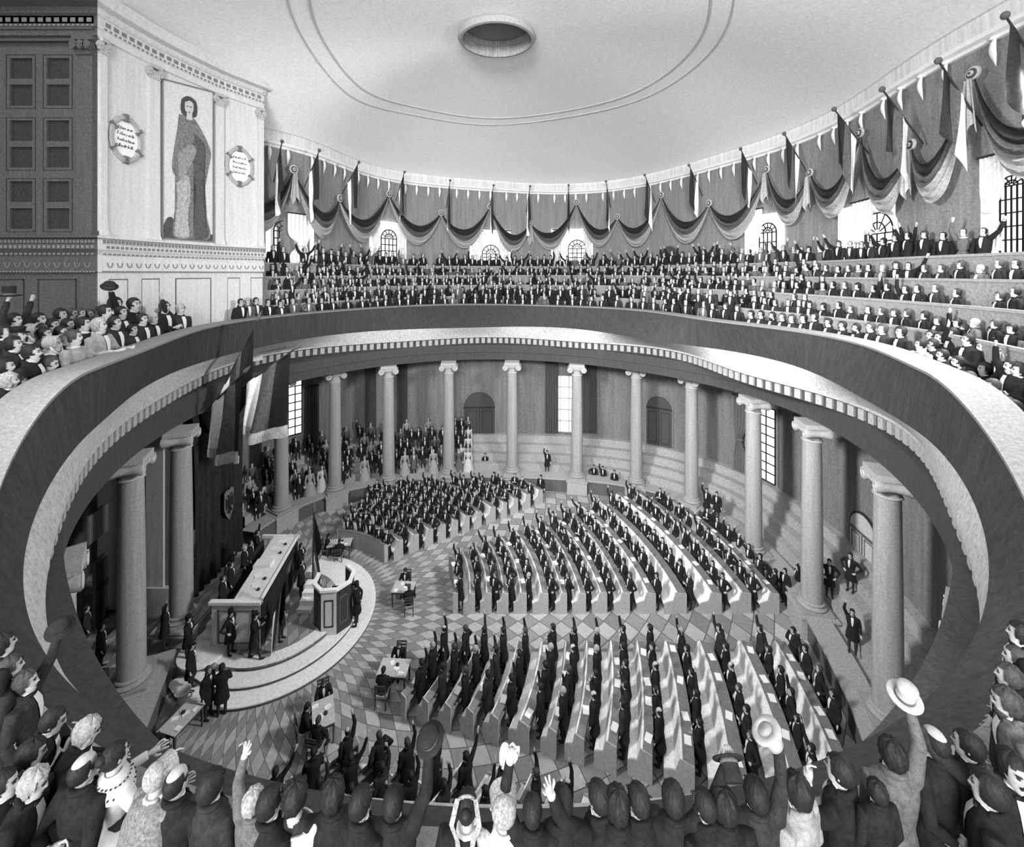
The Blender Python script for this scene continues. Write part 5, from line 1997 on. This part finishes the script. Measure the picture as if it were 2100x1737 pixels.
def hat_mesh(kind, m):
    mb = MB()
    if kind == 'top':
        mb.lathe([(.02, .17), (.088, .17), (.086, .12), (.082, .0), (.09, -.01), (.15, .0), (.155, .012), (.15, .018), (.095, .01)][::-1], 24)
        mb.lathe([(.08, .0), (.078, .15), (.02, .15)], 24)
        a = mb.mesh('hat', m)
    else:
        mb.lathe([(.0201, .1), (.06, .1), (.1, .085), (.105, .05), (.09, 0), (.085, 0)], 20)
        mb.lathe([(.1, .0), (.15, -.01), (.155, .0), (.1, .012)], 20)
        a = mb.mesh('hat', m)
    return a
HATM = {}
def hat(loc, label, kind='top', g='dark', rot=(0, 0, 0), s=1.0):
    k = (kind, g)
    if k not in HATM:
        HATM[k] = hat_mesh(kind, mat('hat_dark', 40, .3, 16) if g == 'dark' else mat('hat_pale', 170, .12, 16))
    o = link('hat', HATM[k])
    o.location = loc
    o.rotation_euler = rot
    o.scale = (s, s, s)
    tag(o, label, 'hat')
    mb = MB()
    mb.lathe([(.088, .012), (.0895, .012), (.0885, .045), (.087, .045)] if kind == 'top' else [(.092, .01), (.098, .02), (.103, .045), (.1, .045)], 24)
    link('hat_band', HATM.setdefault(k + ('b',), mb.mesh('hat_band', COATS['grey'])), o)
    return o

# ------------------------------------------------------------------ the near crowd at the gallery rail
RND = random.Random(4)
def near(x, y, face, label, s=.95, hz=12.45, **kw):
    """someone at the near rail whose head is seen at (x, y); face = compass of the gaze, 0 = into the hall, + = to the left"""
    kw.setdefault('lod', 'hi')
    s *= .83
    P = person_parts(**kw)
    Y = FPX * (EYE - hz) / (y - HOR)
    c = at(x, y, Y)
    rz = math.radians(face)
    h = Matrix.Rotation(rz, 3, 'Z') @ (Vector(P['_head']) * s)
    return person(c - h, rz, s, label, 'person', None, **kw)
D2R = math.radians
N_ = near
o, P = N_(55, 1398, -70, 'man at the left edge of the picture waving a broad dark hat, seen in profile', R='down', L='hat', coat='mid', hair='brown', style='curly', grip='L')
h = hand_world(o, P, -1)
hat(h + Vector((0, 0, -.02)), 'broad dark hat held up by the man at the left edge', 'soft', rot=(.5, .35, 0), s=.72)
N_(22, 1368, -50, 'dark haired head behind the man waving a hat at the left edge', coat='mid', hair='brown', style='curly', hz=12.6)
N_(6, 1322, -40, 'topmost head at the left edge below the balcony curve', coat='dark', hair='dark', style='curly', hz=12.8)
N_(110, 1478, -65, 'dark man leaning on the left rail with one hand raised to his mouth', L='chin', R='chin', lean=.3, coat='dark', hair='dark', style='short')
N_(180, 1500, -60, 'curly grey-haired man in a dark coat leaning over the left rail', L='rest', R='rest', lean=.35, coat='dark', hair='grey', style='curly', beard='w')
N_(66, 1545, -55, 'dark haired man between the hat waver and the curly grey man', coat='mid', hair='dark', style='wild', lean=.2)
N_(173, 1577, -12, 'broad-backed man with a bald spot beside the woman in white', coat='dark', hair='dark', style='bald', L='back', R='back', s=1.05)
N_(72, 1606, -80, 'fair curly man in profile at the lower left, hand on the rail', coat='dark', hair='grey', style='curly', L='rest', R='rest', lean=.25)
N_(10, 1608, -75, 'dark haired man cut off by the left edge at the bottom', coat='dark', hair='dark', style='short')
N_(237, 1550, -25, 'woman in a white gown with a spotted lace collar and dark bun', sex='f', coat='white', hair='dark', style='bun', L='rest', R='rest', extra='lacecollar', s=.98)
N_(328, 1590, -20, 'woman in a pale bonnet and plaid shawl at the left rail', sex='f', coat='plaid', hair='brown', style='short', extra='bonnet shawl', L='rest', R='rest', lean=.2, s=.9)
N_(363, 1603, -8, 'bald man in a dark coat in front of the lozenge floor', coat='dark', hair='dark', style='bald', L='hip', R='hip', s=1.0)
N_(435, 1610, -18, 'long haired man right of the bald man, head turned a little right', coat='mid', hair='dark', style='long', s=1.0)
o, P = N_(521, 1642, -15, 'fair curly person raising a left hand beside the dark haired man', coat='grey', hair='grey', style='curly', L='up', s=.8)
N_(555, 1645, -30, 'dark haired man left of the bare shouldered woman', coat='dark', hair='dark', style='short', s=1.0)
N_(607, 1632, -4, 'bare shouldered woman in white with wide dark hair', sex='f', coat='white', hair='dark', style='wild', extra='bare', s=1.0)
N_(684, 1628, 6, 'dark haired man right of the bare shouldered woman', coat='dark', hair='dark', style='curly', s=1.0)
N_(742, 1645, -30, 'dark haired man looking right beside the man with the raised cap', coat='dark', hair='dark', style='short', s=1.0)
o, P = N_(808, 1645, -6, 'man holding a dark cap up over the near desks', coat='dark', hair='dark', style='short', R='hat', grip='R', s=1.0)
hat(hand_world(o, P, 1) + Vector((0, .02, -.02)), 'dark soft cap held up over the near desks', 'soft', rot=(.3, -.3, 0), s=.72)
N_(958, 1652, 0, 'woman in black with a lace cap and two long white ribbons', sex='f', coat='dark', hair='dark', style='bun', extra='ribbons', s=1.0)
N_(1033, 1655, 4, 'woman in a straw bonnet and spotted pale dress', sex='f', coat='lace', hair='brown', style='short', extra='bonnet', s=.98)
o, P = N_(1092, 1662, -4, 'half hidden man waving a white handkerchief', coat='dark', hair='dark', style='short', L='up', grip='L', s=.95)
h = hand_world(o, P, -1)
mb = MB()
rows = []
for t in np.linspace(0, 1, 12):
    rows.append([(u * (.05 + .05 * math.sin(PI * min(1, t * 1.3))) - .05 * t, .02 * math.sin(u * 5 + t * 6), .06 + .05 * math.sin(PI * t * 2.2) * (1 - t) - .26 * t) for u in np.linspace(-1, 1, 9)])
mb.loft(rows, 0, cap=False, closed=False)
hk = mb.obj('handkerchief', M_shirt)
hk.location = h
hk.scale = (.75, .75, .75)
tag(hk, 'white handkerchief waved above the straw bonnet', 'handkerchief')
N_(1150, 1648, 3, 'dark haired man right of the white handkerchief', coat='dark', hair='dark', style='long', s=1.05)
N_(1226, 1634, 35, 'dark haired man in profile with an open left hand raised', coat='dark', hair='dark', style='short', L='upout', s=1.0)
N_(1266, 1650, -4, 'dark haired man seen squarely from behind, right of the open raised hand', coat='dark', hair='dark', style='curly', s=1.05)
N_(1308, 1640, 25, 'dark haired man looking left, left of the man with the raised top hat', coat='dark', hair='dark', style='short', s=1.0)
o, P = N_(1380, 1637, -8, 'man raising a dark top hat at the near rail', coat='dark', hair='dark', style='long', R='upout', grip='R', s=1.0)
hat(hand_world(o, P, 1) + Vector((0, .02, -.03)), 'dark top hat raised above the near rail', 'top', rot=(2.2, .5, .3), s=.72)
N_(1443, 1650, 30, 'bearded man in profile between the raised dark hat and the parted grey back', coat='dark', hair='dark', style='short', beard='bw', s=.95)
N_(1484, 1650, -3, 'dark coated man with a pale collar seen from behind near the middle right', coat='dark', hair='dark', style='curly', s=1.05)
o, P = N_(1549, 1628, -5, 'man raising a white top hat at the near rail', coat='mid', hair='dark', style='long', R='hat', grip='R', s=1.0)
hat(hand_world(o, P, 1) + Vector((-.08, .02, .0)), 'white top hat tipped over beside the front desks', 'top', 'pale', rot=(.3, 2.6, .3), s=.72)
N_(1632, 1620, 30, 'dark haired man in a pale grey coat at the near rail', coat='pale', hair='dark', style='curly', s=1.05)
N_(1722, 1580, 40, 'dark coated man in profile at the lower right, looking left', coat='dark', hair='dark', style='short', s=1.05, L='chin')
N_(1797, 1622, 4, 'big dark coated man with a round head at the lower right', coat='dark', hair='dark', style='curly', s=.72)
o, P = N_(1828, 1545, -6, 'man in a long grey coat waving a white top hat at the right', coat='grey', hair='dark', style='curly', R='up', grip='R', s=1.05)
hat(hand_world(o, P, 1) + Vector((0, .02, .0)), 'white top hat waved high at the right', 'top', 'pale', rot=(.35, -.1, 0), s=.75)
N_(1915, 1522, 12, 'bald man with hands clasped behind his back at the right', coat='dark', hair='dark', style='bald', beard='bw', L='back', R='back', s=1.1)
o, P = N_(1985, 1528, 40, 'dark haired man stretching a left arm towards the hall at the right', coat='mid', hair='dark', style='short', L='fwdup', s=1.05)
N_(2027, 1620, 45, 'dark haired man in profile at the lower right corner', coat='dark', hair='dark', style='long', s=1.1)
N_(2079, 1580, 165, 'moustached man facing us in white shirt and dark cravat at the right edge', coat='dark', hair='dark', style='curly', beard='m', s=1.1)
N_(2064, 1440, 60, 'curly bearded man in a grey coat in profile at the right edge', coat='grey', hair='brown', style='curly', beard='b', s=1.1, lean=.15)
N_(2068, 1386, 55, 'fair haired man above the curly bearded man at the right edge', coat='dark', hair='brown', style='curly', hz=12.6)
N_(2083, 1348, 55, 'dark haired man third from the top of the right edge group', coat='dark', hair='brown', style='short', hz=12.7)
N_(2092, 1300, 50, 'topmost dark head of the right edge group below the balcony', coat='dark', hair='dark', style='curly', hz=12.9)

# ------------------------------------------------------------------ people along the left gallery
def gallery(x, y, hp, d, label, face=None, indiv=True, **kw):
    """head seen at (x, y), hp picture units wide, standing d metres behind the inner edge of the parapet"""
    R = off(RA, d)
    s_ = station(R, x)
    if s_ is None: return None
    p, n = rpt(R, s_)
    Y = p.y
    s = hp * Y / FPX / .2
    c = at(x, y, Y)
    if face is None:
        tgt = Vector((-4 if x > 1045 else 0, 16))
        v = (tgt - p)
        rz = math.atan2(v.y, v.x) - PI / 2
    else:
        rz = D2R(face)
    kw.setdefault('lod', 'mid')
    if not indiv:
        kw['lod'] = 'lo'
    P = person_parts(**kw)
    h = Matrix.Rotation(rz, 3, 'Z') @ (Vector(P['_head']) * s)
    if indiv:
        return person(c - h, rz, s, label, 'person', None, **kw) + (s,)
    extra_person(c - h, rz, s, **kw)
LG = [  # x, y, head width, distance, label, pose
    (20, 782, 27, 1.3, 'lowest man of the left gallery, in profile, hands on the ledge', dict(L='rest', R='rest', hair='grey', style='curly', beard='w')),
    (42, 785, 24, 1.5, 'bearded man pressed close behind the lowest man of the left gallery', dict(hair='dark', beard='m')),
    (12, 752, 27, 1.9, 'dark haired man at the left edge above the lowest pair', dict(hair='dark', style='long')),
    (66, 724, 28, 1.5, 'moustached man in profile left of the woman in the pale dress', dict(beard='m', hair='dark', style='short', L='rest')),
    (102, 746, 27, 1.3, 'man in a dark coat stretching his arm along the left ledge', dict(L='rest', R='rest', lean=.25, hair='brown')),
    (28, 706, 25, 2.2, 'staring dark haired man in the middle of the left gallery crowd', dict(hair='dark', style='long')),
    (111, 706, 25, 1.6, 'woman in a frilled white cap left of the pale dress', dict(sex='f', coat='grey', hair='grey', style='short', extra='bonnet')),
    (88, 711, 23, 2.0, 'young man left of the woman in the frilled cap', dict(hair='dark')),
    (153, 692, 25, 1.3, 'woman in a pale grey dress leaning on the left ledge', dict(sex='f', coat='pale', hair='brown', style='bun', L='rest', R='rest')),
    (38, 688, 24, 2.7, 'man in a flat cap behind the staring man', dict(cap=True, hair='brown')),
    (8, 682, 25, 3.0, 'dark haired man at the left edge under the top hat', dict(hair='dark', style='curly')),
    (92, 685, 22, 2.6, 'dark haired man right of the pale bonnet in the left crowd', dict(hair='dark')),
    (69, 682, 26, 2.9, 'woman in a big pale bonnet in the left crowd', dict(sex='f', coat='grey', hair='brown', style='short', extra='bonnet')),
    (108, 667, 22, 3.0, 'frowning man in the third row of the left crowd', dict(hair='dark')),
    (126, 681, 21, 2.4, 'square faced man behind the woman in the pale dress', dict(hair='dark')),
    (140, 666, 21, 3.0, 'pale faced man in the back rows of the left crowd', dict(hair='dark')),
    (172, 664, 23, 2.2, 'dark haired woman in profile behind the pale dress', dict(sex='f', coat='dark', hair='dark', style='bun')),
    (30, 657, 24, 3.4, 'man raising a dark top hat in the left gallery', dict(R='up', grip='R', hair='dark')),
    (80, 656, 24, 3.3, 'man raising a bare arm in the back row of the left gallery', dict(R='up', hair='dark')),
    (125, 646, 21, 3.3, 'woman in profile in the back row of the left gallery', dict(sex='f', coat='dark', hair='dark', style='long')),
    (149, 644, 19, 3.3, 'dim head second in the back row left of the plaster wall', dict(hair='brown')),
    (166, 643, 17, 3.4, 'dim small head in the back row by the plaster corner', dict(hair='brown')),
    (183, 645, 18, 3.3, 'last dim head of the back row by the plaster corner', dict(hair='brown', style='long')),
    (205, 668, 24, 1.3, 'fair old man with bent arm at the left ledge before the plaster wall', dict(hair='grey', style='curly', coat='pale', L='rest', R='rest')),
    (216, 640, 24, 2.0, 'woman with dark smooth hair bowed before the plaster wall', dict(sex='f', coat='dark', hair='dark', style='bun')),
    (236, 662, 22, 1.3, 'man in white shirt front left of the small boy', dict(hair='dark')),
    (249, 641, 21, 1.9, 'dark haired man under the raised cap', dict(hair='dark')),
    (237, 624, 23, 2.6, 'tall dark woman at the back before the plaster wall', dict(sex='f', coat='dark', hair='dark', style='long')),
    (275, 625, 23, 2.0, 'man swinging a dark cap before the plaster wall', dict(R='upout', grip='R', hair='dark')),
    (272, 676, 18, 1.25, 'small dark boy at the ledge before the plaster wall', dict(hair='dark')),
    (292, 655, 20, 1.3, 'round headed man with a white shirt, second from the end of the left row', dict(hair='dark', R='rest')),
    (315, 653, 18, 1.3, 'fair young man leaning beside the round headed man', dict(hair='grey', style='curly', R='rest')),
    (338, 630, 20, 1.6, 'standing man with a hand at his breast before the plaster wall', dict(hair='brown', R='fold')),
    (370, 634, 18, 1.3, 'last young man of the left row, raising his arm', dict(hair='grey', R='upout')),
    (494, 620, 12, .9, 'first man of the small group at the far end of the plaster wall', dict(hair='dark')),
    (508, 618, 12, .9, 'second man of the small group by the plaster wall, in a light hat', dict(hair='grey', coat='grey')),
    (525, 617, 11, .9, 'third head of the small group by the plaster wall', dict(hair='dark')),
    (550, 620, 11, .9, 'white-fronted man of the small group by the plaster wall', dict(hair='dark')),
    (575, 623, 11, .9, 'dark man next right of the white-fronted man by the plaster wall', dict(hair='dark')),
]
for x, y, hpx, d, lb, kw in LG:
    kw = dict(kw)
    kw.setdefault('coat', RND.choice(['dark', 'mid', 'dark']))
    r = gallery(x, y, hpx, d, lb, **kw)
    if r is None: print('no place', lb); continue
    o, P, s = r
    if 'top hat' in lb and 'raising' in lb:
        hat(hand_world(o, P, 1) + Vector((0, 0, .0)), 'dark top hat held up in the left gallery', 'top', s=.95 * s)
    if 'swinging' in lb:
        hat(hand_world(o, P, 1) + Vector((0, 0, 0)), 'dark cap swung before the plaster wall', 'soft', rot=(.4, .5, 0), s=.75 * s)

# ------------------------------------------------------------------ right gallery: the nearest rows one by one
RG = [(140, 850, 0), (210, 850, 0), (290, 860, 0), (362, 868, 0), (430, 880, 0), (512, 880, 0), (590, 868, 0), (690, 908, 0), (790, 930, 0), (888, 948, 0), (990, 940, 0), (1075, 955, 0), (1205, 975, 0), (1345, 1065, 0), (1430, 1065, .4), (1500, 1140, 0), (1610, 1190, 0), (1690, 1300, 0), (1800, 1240, .9), (1855, 1360, 0), (1955, 1490, .1), (2002, 1510, 0), (2040, 1620, 0),
      (1360, 910, 1.6), (1460, 910, 1.9), (1535, 870, 2.2), (1590, 915, 1.8), (1650, 962, 1.4), (1570, 985, 1.0), (1425, 1000, .8), (1485, 1015, .8), (1682, 1030, .8), (1775, 930, 1.8), (1790, 1085, 1.1), (1870, 980, 1.7), (1850, 890, 2.4), (1925, 905, 2.4), (1980, 1020, 1.7), (1945, 1120, 1.2), (1990, 1220, .9), (2045, 1250, 1.0), (2065, 1100, 1.7), (2070, 930, 2.6)]
RGP = []
for k, (u, v, e) in enumerate(RG):
    RGP.append((1500 + u / 3.473, 400 + v / 3.473, e))
front = sorted([q for q in RGP if q[2] < .5], key=lambda q: q[0])
backr = sorted([q for q in RGP if q[2] >= .5], key=lambda q: q[0])
VAR = [dict(hair='dark', style='short'), dict(hair='dark', style='curly'), dict(hair='brown', style='short'), dict(hair='dark', style='short', beard='m'), dict(hair='dark', style='long'), dict(hair='brown', style='curly', coat='mid'), dict(hair='dark', style='short', beard='b')]
def hpx_at(x): return float(np.interp(x, [1500, 1700, 1850, 2000, 2100], [12.5, 14, 18, 21, 24]))
for i, (x, y, e) in enumerate(front):
    kw = dict(VAR[(i * 3) % 7])
    kw['L'], kw['R'] = [('down', 'down'), ('rest', 'rest'), ('rest', 'down'), ('fold', 'fold')][(i * 5 + 1) % 4]
    lb = 'spectator at the right parapet ledge, %s from the right edge of the picture' % ORD[len(front) - 1 - i]
    if i == 13 - 0 and False: pass
    if abs(x - (1500 + 1345 / 3.473)) < 1:
        kw = dict(sex='f', coat='pale', hair='dark', style='bun', L='rest', R='rest')
        lb = 'woman in a pale dress leaning on the right parapet ledge'
    gallery(x, y, hpx_at(x), 1.3 + e, lb, **kw)
for i, (x, y, e) in enumerate(backr):
    kw = dict(VAR[(i * 5 + 2) % 7])
    kw['L'], kw['R'] = [('down', 'down'), ('down', 'up'), ('down', 'down'), ('upout', 'down'), ('fold', 'fold')][(i * 3) % 5]
    lb = 'spectator standing behind the right ledge row, %s from the right edge, %s' % (ORD[len(backr) - 1 - i], {'up': 'arm raised'}.get(kw['R'], 'left arm raised' if kw['L'] == 'upout' else 'arms lowered'))
    gallery(x, y, hpx_at(x) * .97, 1.3 + e, lb, **kw)

# ------------------------------------------------------------------ officials, guards and bystanders on the floor
def floorman(x, y, z, s, face, label, **kw):
    kw.setdefault('lod', 'mid')
    p = onz(x, y, z)
    p.z = z
    return person(p, D2R(face), s, label, 'person', None, **kw)
g_ = dict(cap=True, sash=True)
floorman(473, 1341, .51, 1.05, -100, 'sashed guard with hands on hips in front of the president\'s desk', L='hip', R='hip', **g_)
o, P = floorman(522, 1351, .51, 1.08, -75, 'striding sashed guard holding a flag before the president\'s desk', R='hold', L='hold', legs='stride', grip='LR', **g_)
h = hand_world(o, P, 1)
banner(h + Vector((-.05, .1, -1.0)), h + Vector((.75, .35, 1.75)), .36, .97, 1.6, 'striped flag on a pole held by the striding guard', (.3, .62), None, ripple=.12, fringe=False, r=.025, flip=True)
floorman(576, 1313, .51, 1.05, -90, 'sashed guard standing beside the dark side of the president\'s desk', L='down', R='hip', **g_)
floorman(731, 1282, .17, 1.12, 95, 'sashed guard right of the pulpit with his back against it', L='back', R='back', **g_)
floorman(386, 1350, .51, 1.0, -80, 'sashed guard in front of the column pedestal', L='fold', R='fold', **g_)
floorman(392, 1415, .17, 1.05, -75, 'sashed guard standing on the left end of the steps', L='hip', R='down', **g_)
floorman(427, 1472, 0, 1.08, -100, 'bearded man of the pair in front of the steps, in a long coat', beard='b', L='down', R='down', hair='brown')
floorman(455, 1467, 0, 1.08, 30, 'man of the pair in front of the steps holding papers under his arm', L='fold', R='fold', style='curly')
floorman(338, 1330, 1.0, 1.0, -60, 'man raising his right hand beside the pale pier', R='up', hair='brown')
for i, (x, y, pose, lb) in enumerate(((456, 1186, 'up', 'nearest president with raised hand behind the desk'), (473, 1158, 'up', 'second dark coated official behind the desk, hand raised'), (501, 1124, 'down', 'white haired official behind the president\'s desk'),
                                      (513, 1113, 'down', 'dark haired official behind the white haired one'), (527, 1092, 'up', 'farthest official behind the desk leaning on it'))):
    q = NL.lerp(FL_, (.1, .3, .58, .72, .92)[i]) + Vector((.5, 0, 0))
    z = EYE - (y - HOR) * q.y / FPX
    X = (x - CXP) / FPX * q.y
    person((X, q.y, z - 1.63 * 1.0), D2R(-70), 1.0, lb, 'person', None, lod='mid', L=pose, R='rest' if i == 4 else 'down', hair='grey' if i == 2 else 'dark', coat='dark')
for x, y, lb in ((617, 1119, 'dark figure holding the furled flag behind the tribune'), (618, 1152, 'dark figure below the flag holder behind the tribune')):
    q = at(x, y, 21.2 if y < 1130 else 20.4)
    person((q.x, q.y, q.z - 1.63), D2R(-90), 1.0, lb, 'person', None, lod='mid', L='fold', R='fold', hair='dark')
for X, Y, rz, lb in SEATS:
    person((X, Y, 0), rz, 1.0, lb, 'person', None, lod='mid', seat=True, L='write', R='write', lean=.15, nod=.4, hair=RND.choice(['dark', 'brown']), coat='dark')
BY = [(1590, 1239, 0.0, 60, 'bystander in profile at the end of the cross aisle', dict(L='fold')), (1610, 1238, .0, 110, 'bystander with a satchel strap at the end of the cross aisle', dict(L='down')), (1636, 1230, .0, 80, 'bystander half hidden by the right column, hand raised', dict(L='up')),
      (1701, 1224, 1.35, 150, 'solitary bystander with hands on hips right of the column', dict(L='hip', R='hip')), (1744, 1213, 1.9, 120, 'solitary bystander leaning by the pale niche door', dict(L='hip', R='hip')), (1748, 1338, 1.0, 140, 'man standing in the right benches with his right hand raised', dict(R='up')),
      (1449, 1058, 1.0, 140, 'bystander raising a hand by the right benches, left of a pair', dict(R='up')), (1470, 1066, 1.0, 140, 'second bystander of the pair by the right benches', dict()),
      (995, 974, .2, 180, 'lone dark figure before the far doorway', dict()), (1122, 970, .9, 180, 'lone figure with raised hand before the far benches', dict(R='up')),
      (1218, 1000, .0, 170, 'pale trousered man left at the head of the diagonal aisle', dict(trousers='pale', R='hip')), (1236, 1003, .0, 170, 'man with raised arm at the head of the diagonal aisle', dict(R='up')), (1260, 1012, .0, 160, 'dark man right at the head of the diagonal aisle', dict()),
      (187, 1458, .9, -60, 'dim seated looking man in the left recess, nearest', dict(coat='mid')), (207, 1372, .9, -60, 'dim man in the middle of the left recess', dict(coat='mid')), (176, 1330, .9, -50, 'dim man farthest in the left recess', dict(coat='mid'))]
for x, y, z, f, lb, kw in BY:
    kw = dict(kw)
    kw.setdefault('hair', 'dark')
    floorman(x, y, z, 1.0, f, lb, **kw)

# ------------------------------------------------------------------ deputies standing at their desks
DV = [dict(R='up', hair='dark', style='short'), dict(R='up', hair='brown', style='short', beard='b'), dict(R='down', hair='dark', style='curly'), dict(R='up', hair='grey', style='short'), dict(R='up', hair='dark', style='curly', coat='mid'),
      dict(R='fold', L='fold', hair='dark', style='short'), dict(R='up', hair='dark', style='bald'), dict(R='hip', L='hip', hair='brown', style='short'), dict(R='upout', hair='dark', style='short', beard='w')]
def pose_words(kw):
    return {'up': 'right arm raised', 'upout': 'arm outstretched', 'fold': 'arms folded', 'hip': 'hands on hips', 'down': 'arms lowered', 'back': 'hands behind back'}[kw.get('R', 'down')]
BUDGET = 300
NF = []
for blk in ('front', 'middle', 'near', 'far'):
    for k in range(len(RFAR)):
        if (blk, k) not in ROWS: continue
        r, s, rg = ROWS[(blk, k)]
        rp_ = r + (.84 * s if k else .8 * s)
        rg2 = arc_range(rp_, BLK[blk]) or rg
        a_top, a_bot = rg2[1], rg2[0]
        L = (a_top - a_bot) * rp_
        sp = {'front': .78, 'middle': .82, 'near': .85, 'far': .72}[blk]
        npp = max(1, int(L / sp))
        for j in range(npp):
            a = a_top - (j + .35) * (a_top - a_bot) / npp if blk == 'front' else a_bot + (j + .3) * (a_top - a_bot) / npp
            X, Y = pol(rp_ + RND.uniform(-.06, .06), a)
            if not inside_w(X, Y, .2): continue
            face = a + PI / 2 + RND.uniform(-.3, .3)
            if blk in ('middle', 'far'):
                face = a + PI / 2 + (.5 if blk == 'middle' else .35) + RND.uniform(-.35, .35)
            kw = dict(DV[RND.randrange(9)])
            if j == 0 and blk == 'middle':
                kw['R'] = RND.choice(['down', 'hip', 'fold', 'back'])
                if kw['R'] != 'down': kw['L'] = kw['R']
            if blk == 'middle' and k == 0 and j == 0: kw['trousers'] = 'pale'
            sc_ = {'front': 1.06, 'middle': 1.02, 'near': 1.05, 'far': 1.0}[blk] * RND.uniform(.96, 1.03)
            px = FPX * sc_ * 1.75 / Y
            vis = px * {'front': 1.0, 'middle': (1.25 if j == 0 else .72), 'near': .80 if Y < 12.9 else .5, 'far': .4}[blk]
            NF.append((vis, blk, k, j, X, Y, face, sc_, kw))
NF.sort(key=lambda q: -q[0])
room = max(0, BUDGET - PN[0])
for n_, (vis, blk, k, j, X, Y, face, sc_, kw) in enumerate(NF):
    if n_ < room:
        frm = 'cross aisle' if blk in ('front', 'middle') else 'near end'
        lb = '%s block deputy, row %s from the podium, %s from the %s, %s' % (blk, ORD[k], ORD[j], frm, pose_words(kw))
        person((X, Y, 0), face, sc_, lb, 'person', None, lod='mid', **kw)
    else:
        extra_person((X, Y, 0), face, sc_, **kw)

# ------------------------------------------------------------------ the packed far gallery and the left benches, too many to tell apart
LOV = [dict(hair='dark', style='short'), dict(hair='dark', style='curly'), dict(hair='brown', style='short', coat='mid'), dict(hair='dark', style='short', R='up'), dict(hair='dark', style='short', L='upout'), dict(hair='brown', style='curly'), dict(hair='grey', style='short', coat='grey'), dict(hair='dark', style='short', R='upout', L='upout'), dict(hair='dark', style='bun', sex='f', coat='grey')]
LW_ = [6, 5, 5, 2, 1, 4, 2, .6, 2]
def lov(): return dict(RND.choices(LOV, LW_)[0])
def pxs(p, z): return CXP + FPX * p.x / p.y, HOR + FPX * (EYE - z) / p.y
def deep(row, d):
    span = np.linalg.norm(E2 - A2, axis=1)
    f = FR[row] + .02 + np.minimum(d / span, .09 + .07 * (d > .9))
    return A2 * (1 - f)[:, None] + E2 * f[:, None]
for row, sub in ((0, 0), (1, 0), (2, 0), (3, 0), (4, 0), (0, 1), (1, 1), (2, 1), (3, 1)):
    R = off(RA, 1.45 + .95 * sub) if row == 0 else deep(row, .42 + .95 * sub)
    last, acc, need = None, 0., .9
    for i in range((iR - 6) * 20, 246 * 20):
        p, n = rpt(R, i / 20)
        if last is not None: acc += (p - last).length
        last = p
        if acc < need: continue
        acc = 0
        far_k = max(0, min(1, (p.y - 12) / 22))
        s = 1.15 + .45 * far_k
        need = s * RND.uniform(.4, .68) * (1.15 if row == 0 else 1)
        if RND.random() < .05: need += .8
        x, y = pxs(p, 14.5)
        if x > 2160 or x < 556: continue
        if sub and (far_k < .42 or RND.random() < .25): continue
        if row == 0 and x > 1535: continue
        kw = lov()
        v = Vector((-3, 16)) - p
        rz = math.atan2(v.y, v.x) - PI / 2 + RND.uniform(-.5, .5)
        if row == 0:
            zt = 14.62 - .1 * RND.random() + .38 * sub
            kw['R'] = kw.get('R', 'down') if RND.random() < .8 else 'rest'
            zt += .36 * sub
            loc = (p.x, p.y, zt - 1.75 * s)
        else:
            zt = ZR[row] + .72 * (.75 + .25 * far_k) + RND.uniform(-.06, .12)
            if row == 4:
                zt += .25 + .25 * RND.random()
                if RND.random() < .45: kw.update(RND.choice([dict(R='up'), dict(R='upout', L='upout'), dict(L='up'), dict(R='upout')]))
            zt += .36 * sub
            loc = (p.x, p.y, zt - 1.75 * s)
        extra_person(loc, rz, s, **kw)
# audience on the benches left of the far columns
for row, (d, z) in enumerate(((1.0, .75), (1.55, 1.35), (2.05, 1.9), (2.55, 2.45), (3.0, 3.0))):
    R = off(RW, d)
    s0, s1 = station(R, 960), station(R, 492)
    i, last = s0, None
    while i < s1:
        p, n = rpt(R, i)
        i += RND.uniform(1.6, 3.0)
        if RND.random() < .12 or (row == 0 and RND.random() < .4): continue
        v = Vector((-3, 18)) - p
        kw = lov()
        if RND.random() < .35: kw = dict(sex='f', coat=RND.choice(['grey', 'pale', 'lace']), hair='grey', style='bun')
        kw['seat'] = row > 0
        extra_person((p.x, p.y, z + (.0 if row == 0 else -.0)), math.atan2(v.y, v.x) - PI / 2, 1.12, **kw)

def build_crowd():
    allm, V, Fc, Mi, base = [], [], [], [], 0
    for loc, rz, s, kw in CROWD:
        P = person_parts(**kw)
        Mx = np.array(Matrix.Translation(loc) @ Matrix.Rotation(rz, 4, 'Z') @ Matrix.Scale(s, 4))
        for k, q in P.items():
            if k.startswith('_'): continue
            mb, ms = q
            a = np.array(mb.v) @ Mx[:3, :3].T + Mx[:3, 3]
            ids = []
            for m in ms:
                if m not in allm: allm.append(m)
                ids.append(allm.index(m))
            V.append(a)
            Fc += [tuple(i + base for i in f) for f in mb.f]
            Mi += [ids[i] if i < len(ids) else ids[0] for i in mb.m]
            base += len(a)
    me = bpy.data.meshes.new('crowd')
    me.from_pydata(np.concatenate(V).tolist(), [], Fc)
    for m in allm: me.materials.append(m)
    me.polygons.foreach_set('material_index', Mi)
    me.polygons.foreach_set('use_smooth', [True] * len(Fc))
    me.update()
    o = link('crowd', me)
    tag(o, 'packed crowd of dark coated people filling the far gallery tiers and rear desks', 'crowd', None, 'stuff')
build_crowd()
print('people', PN[0], 'crowd', len(CROWD))
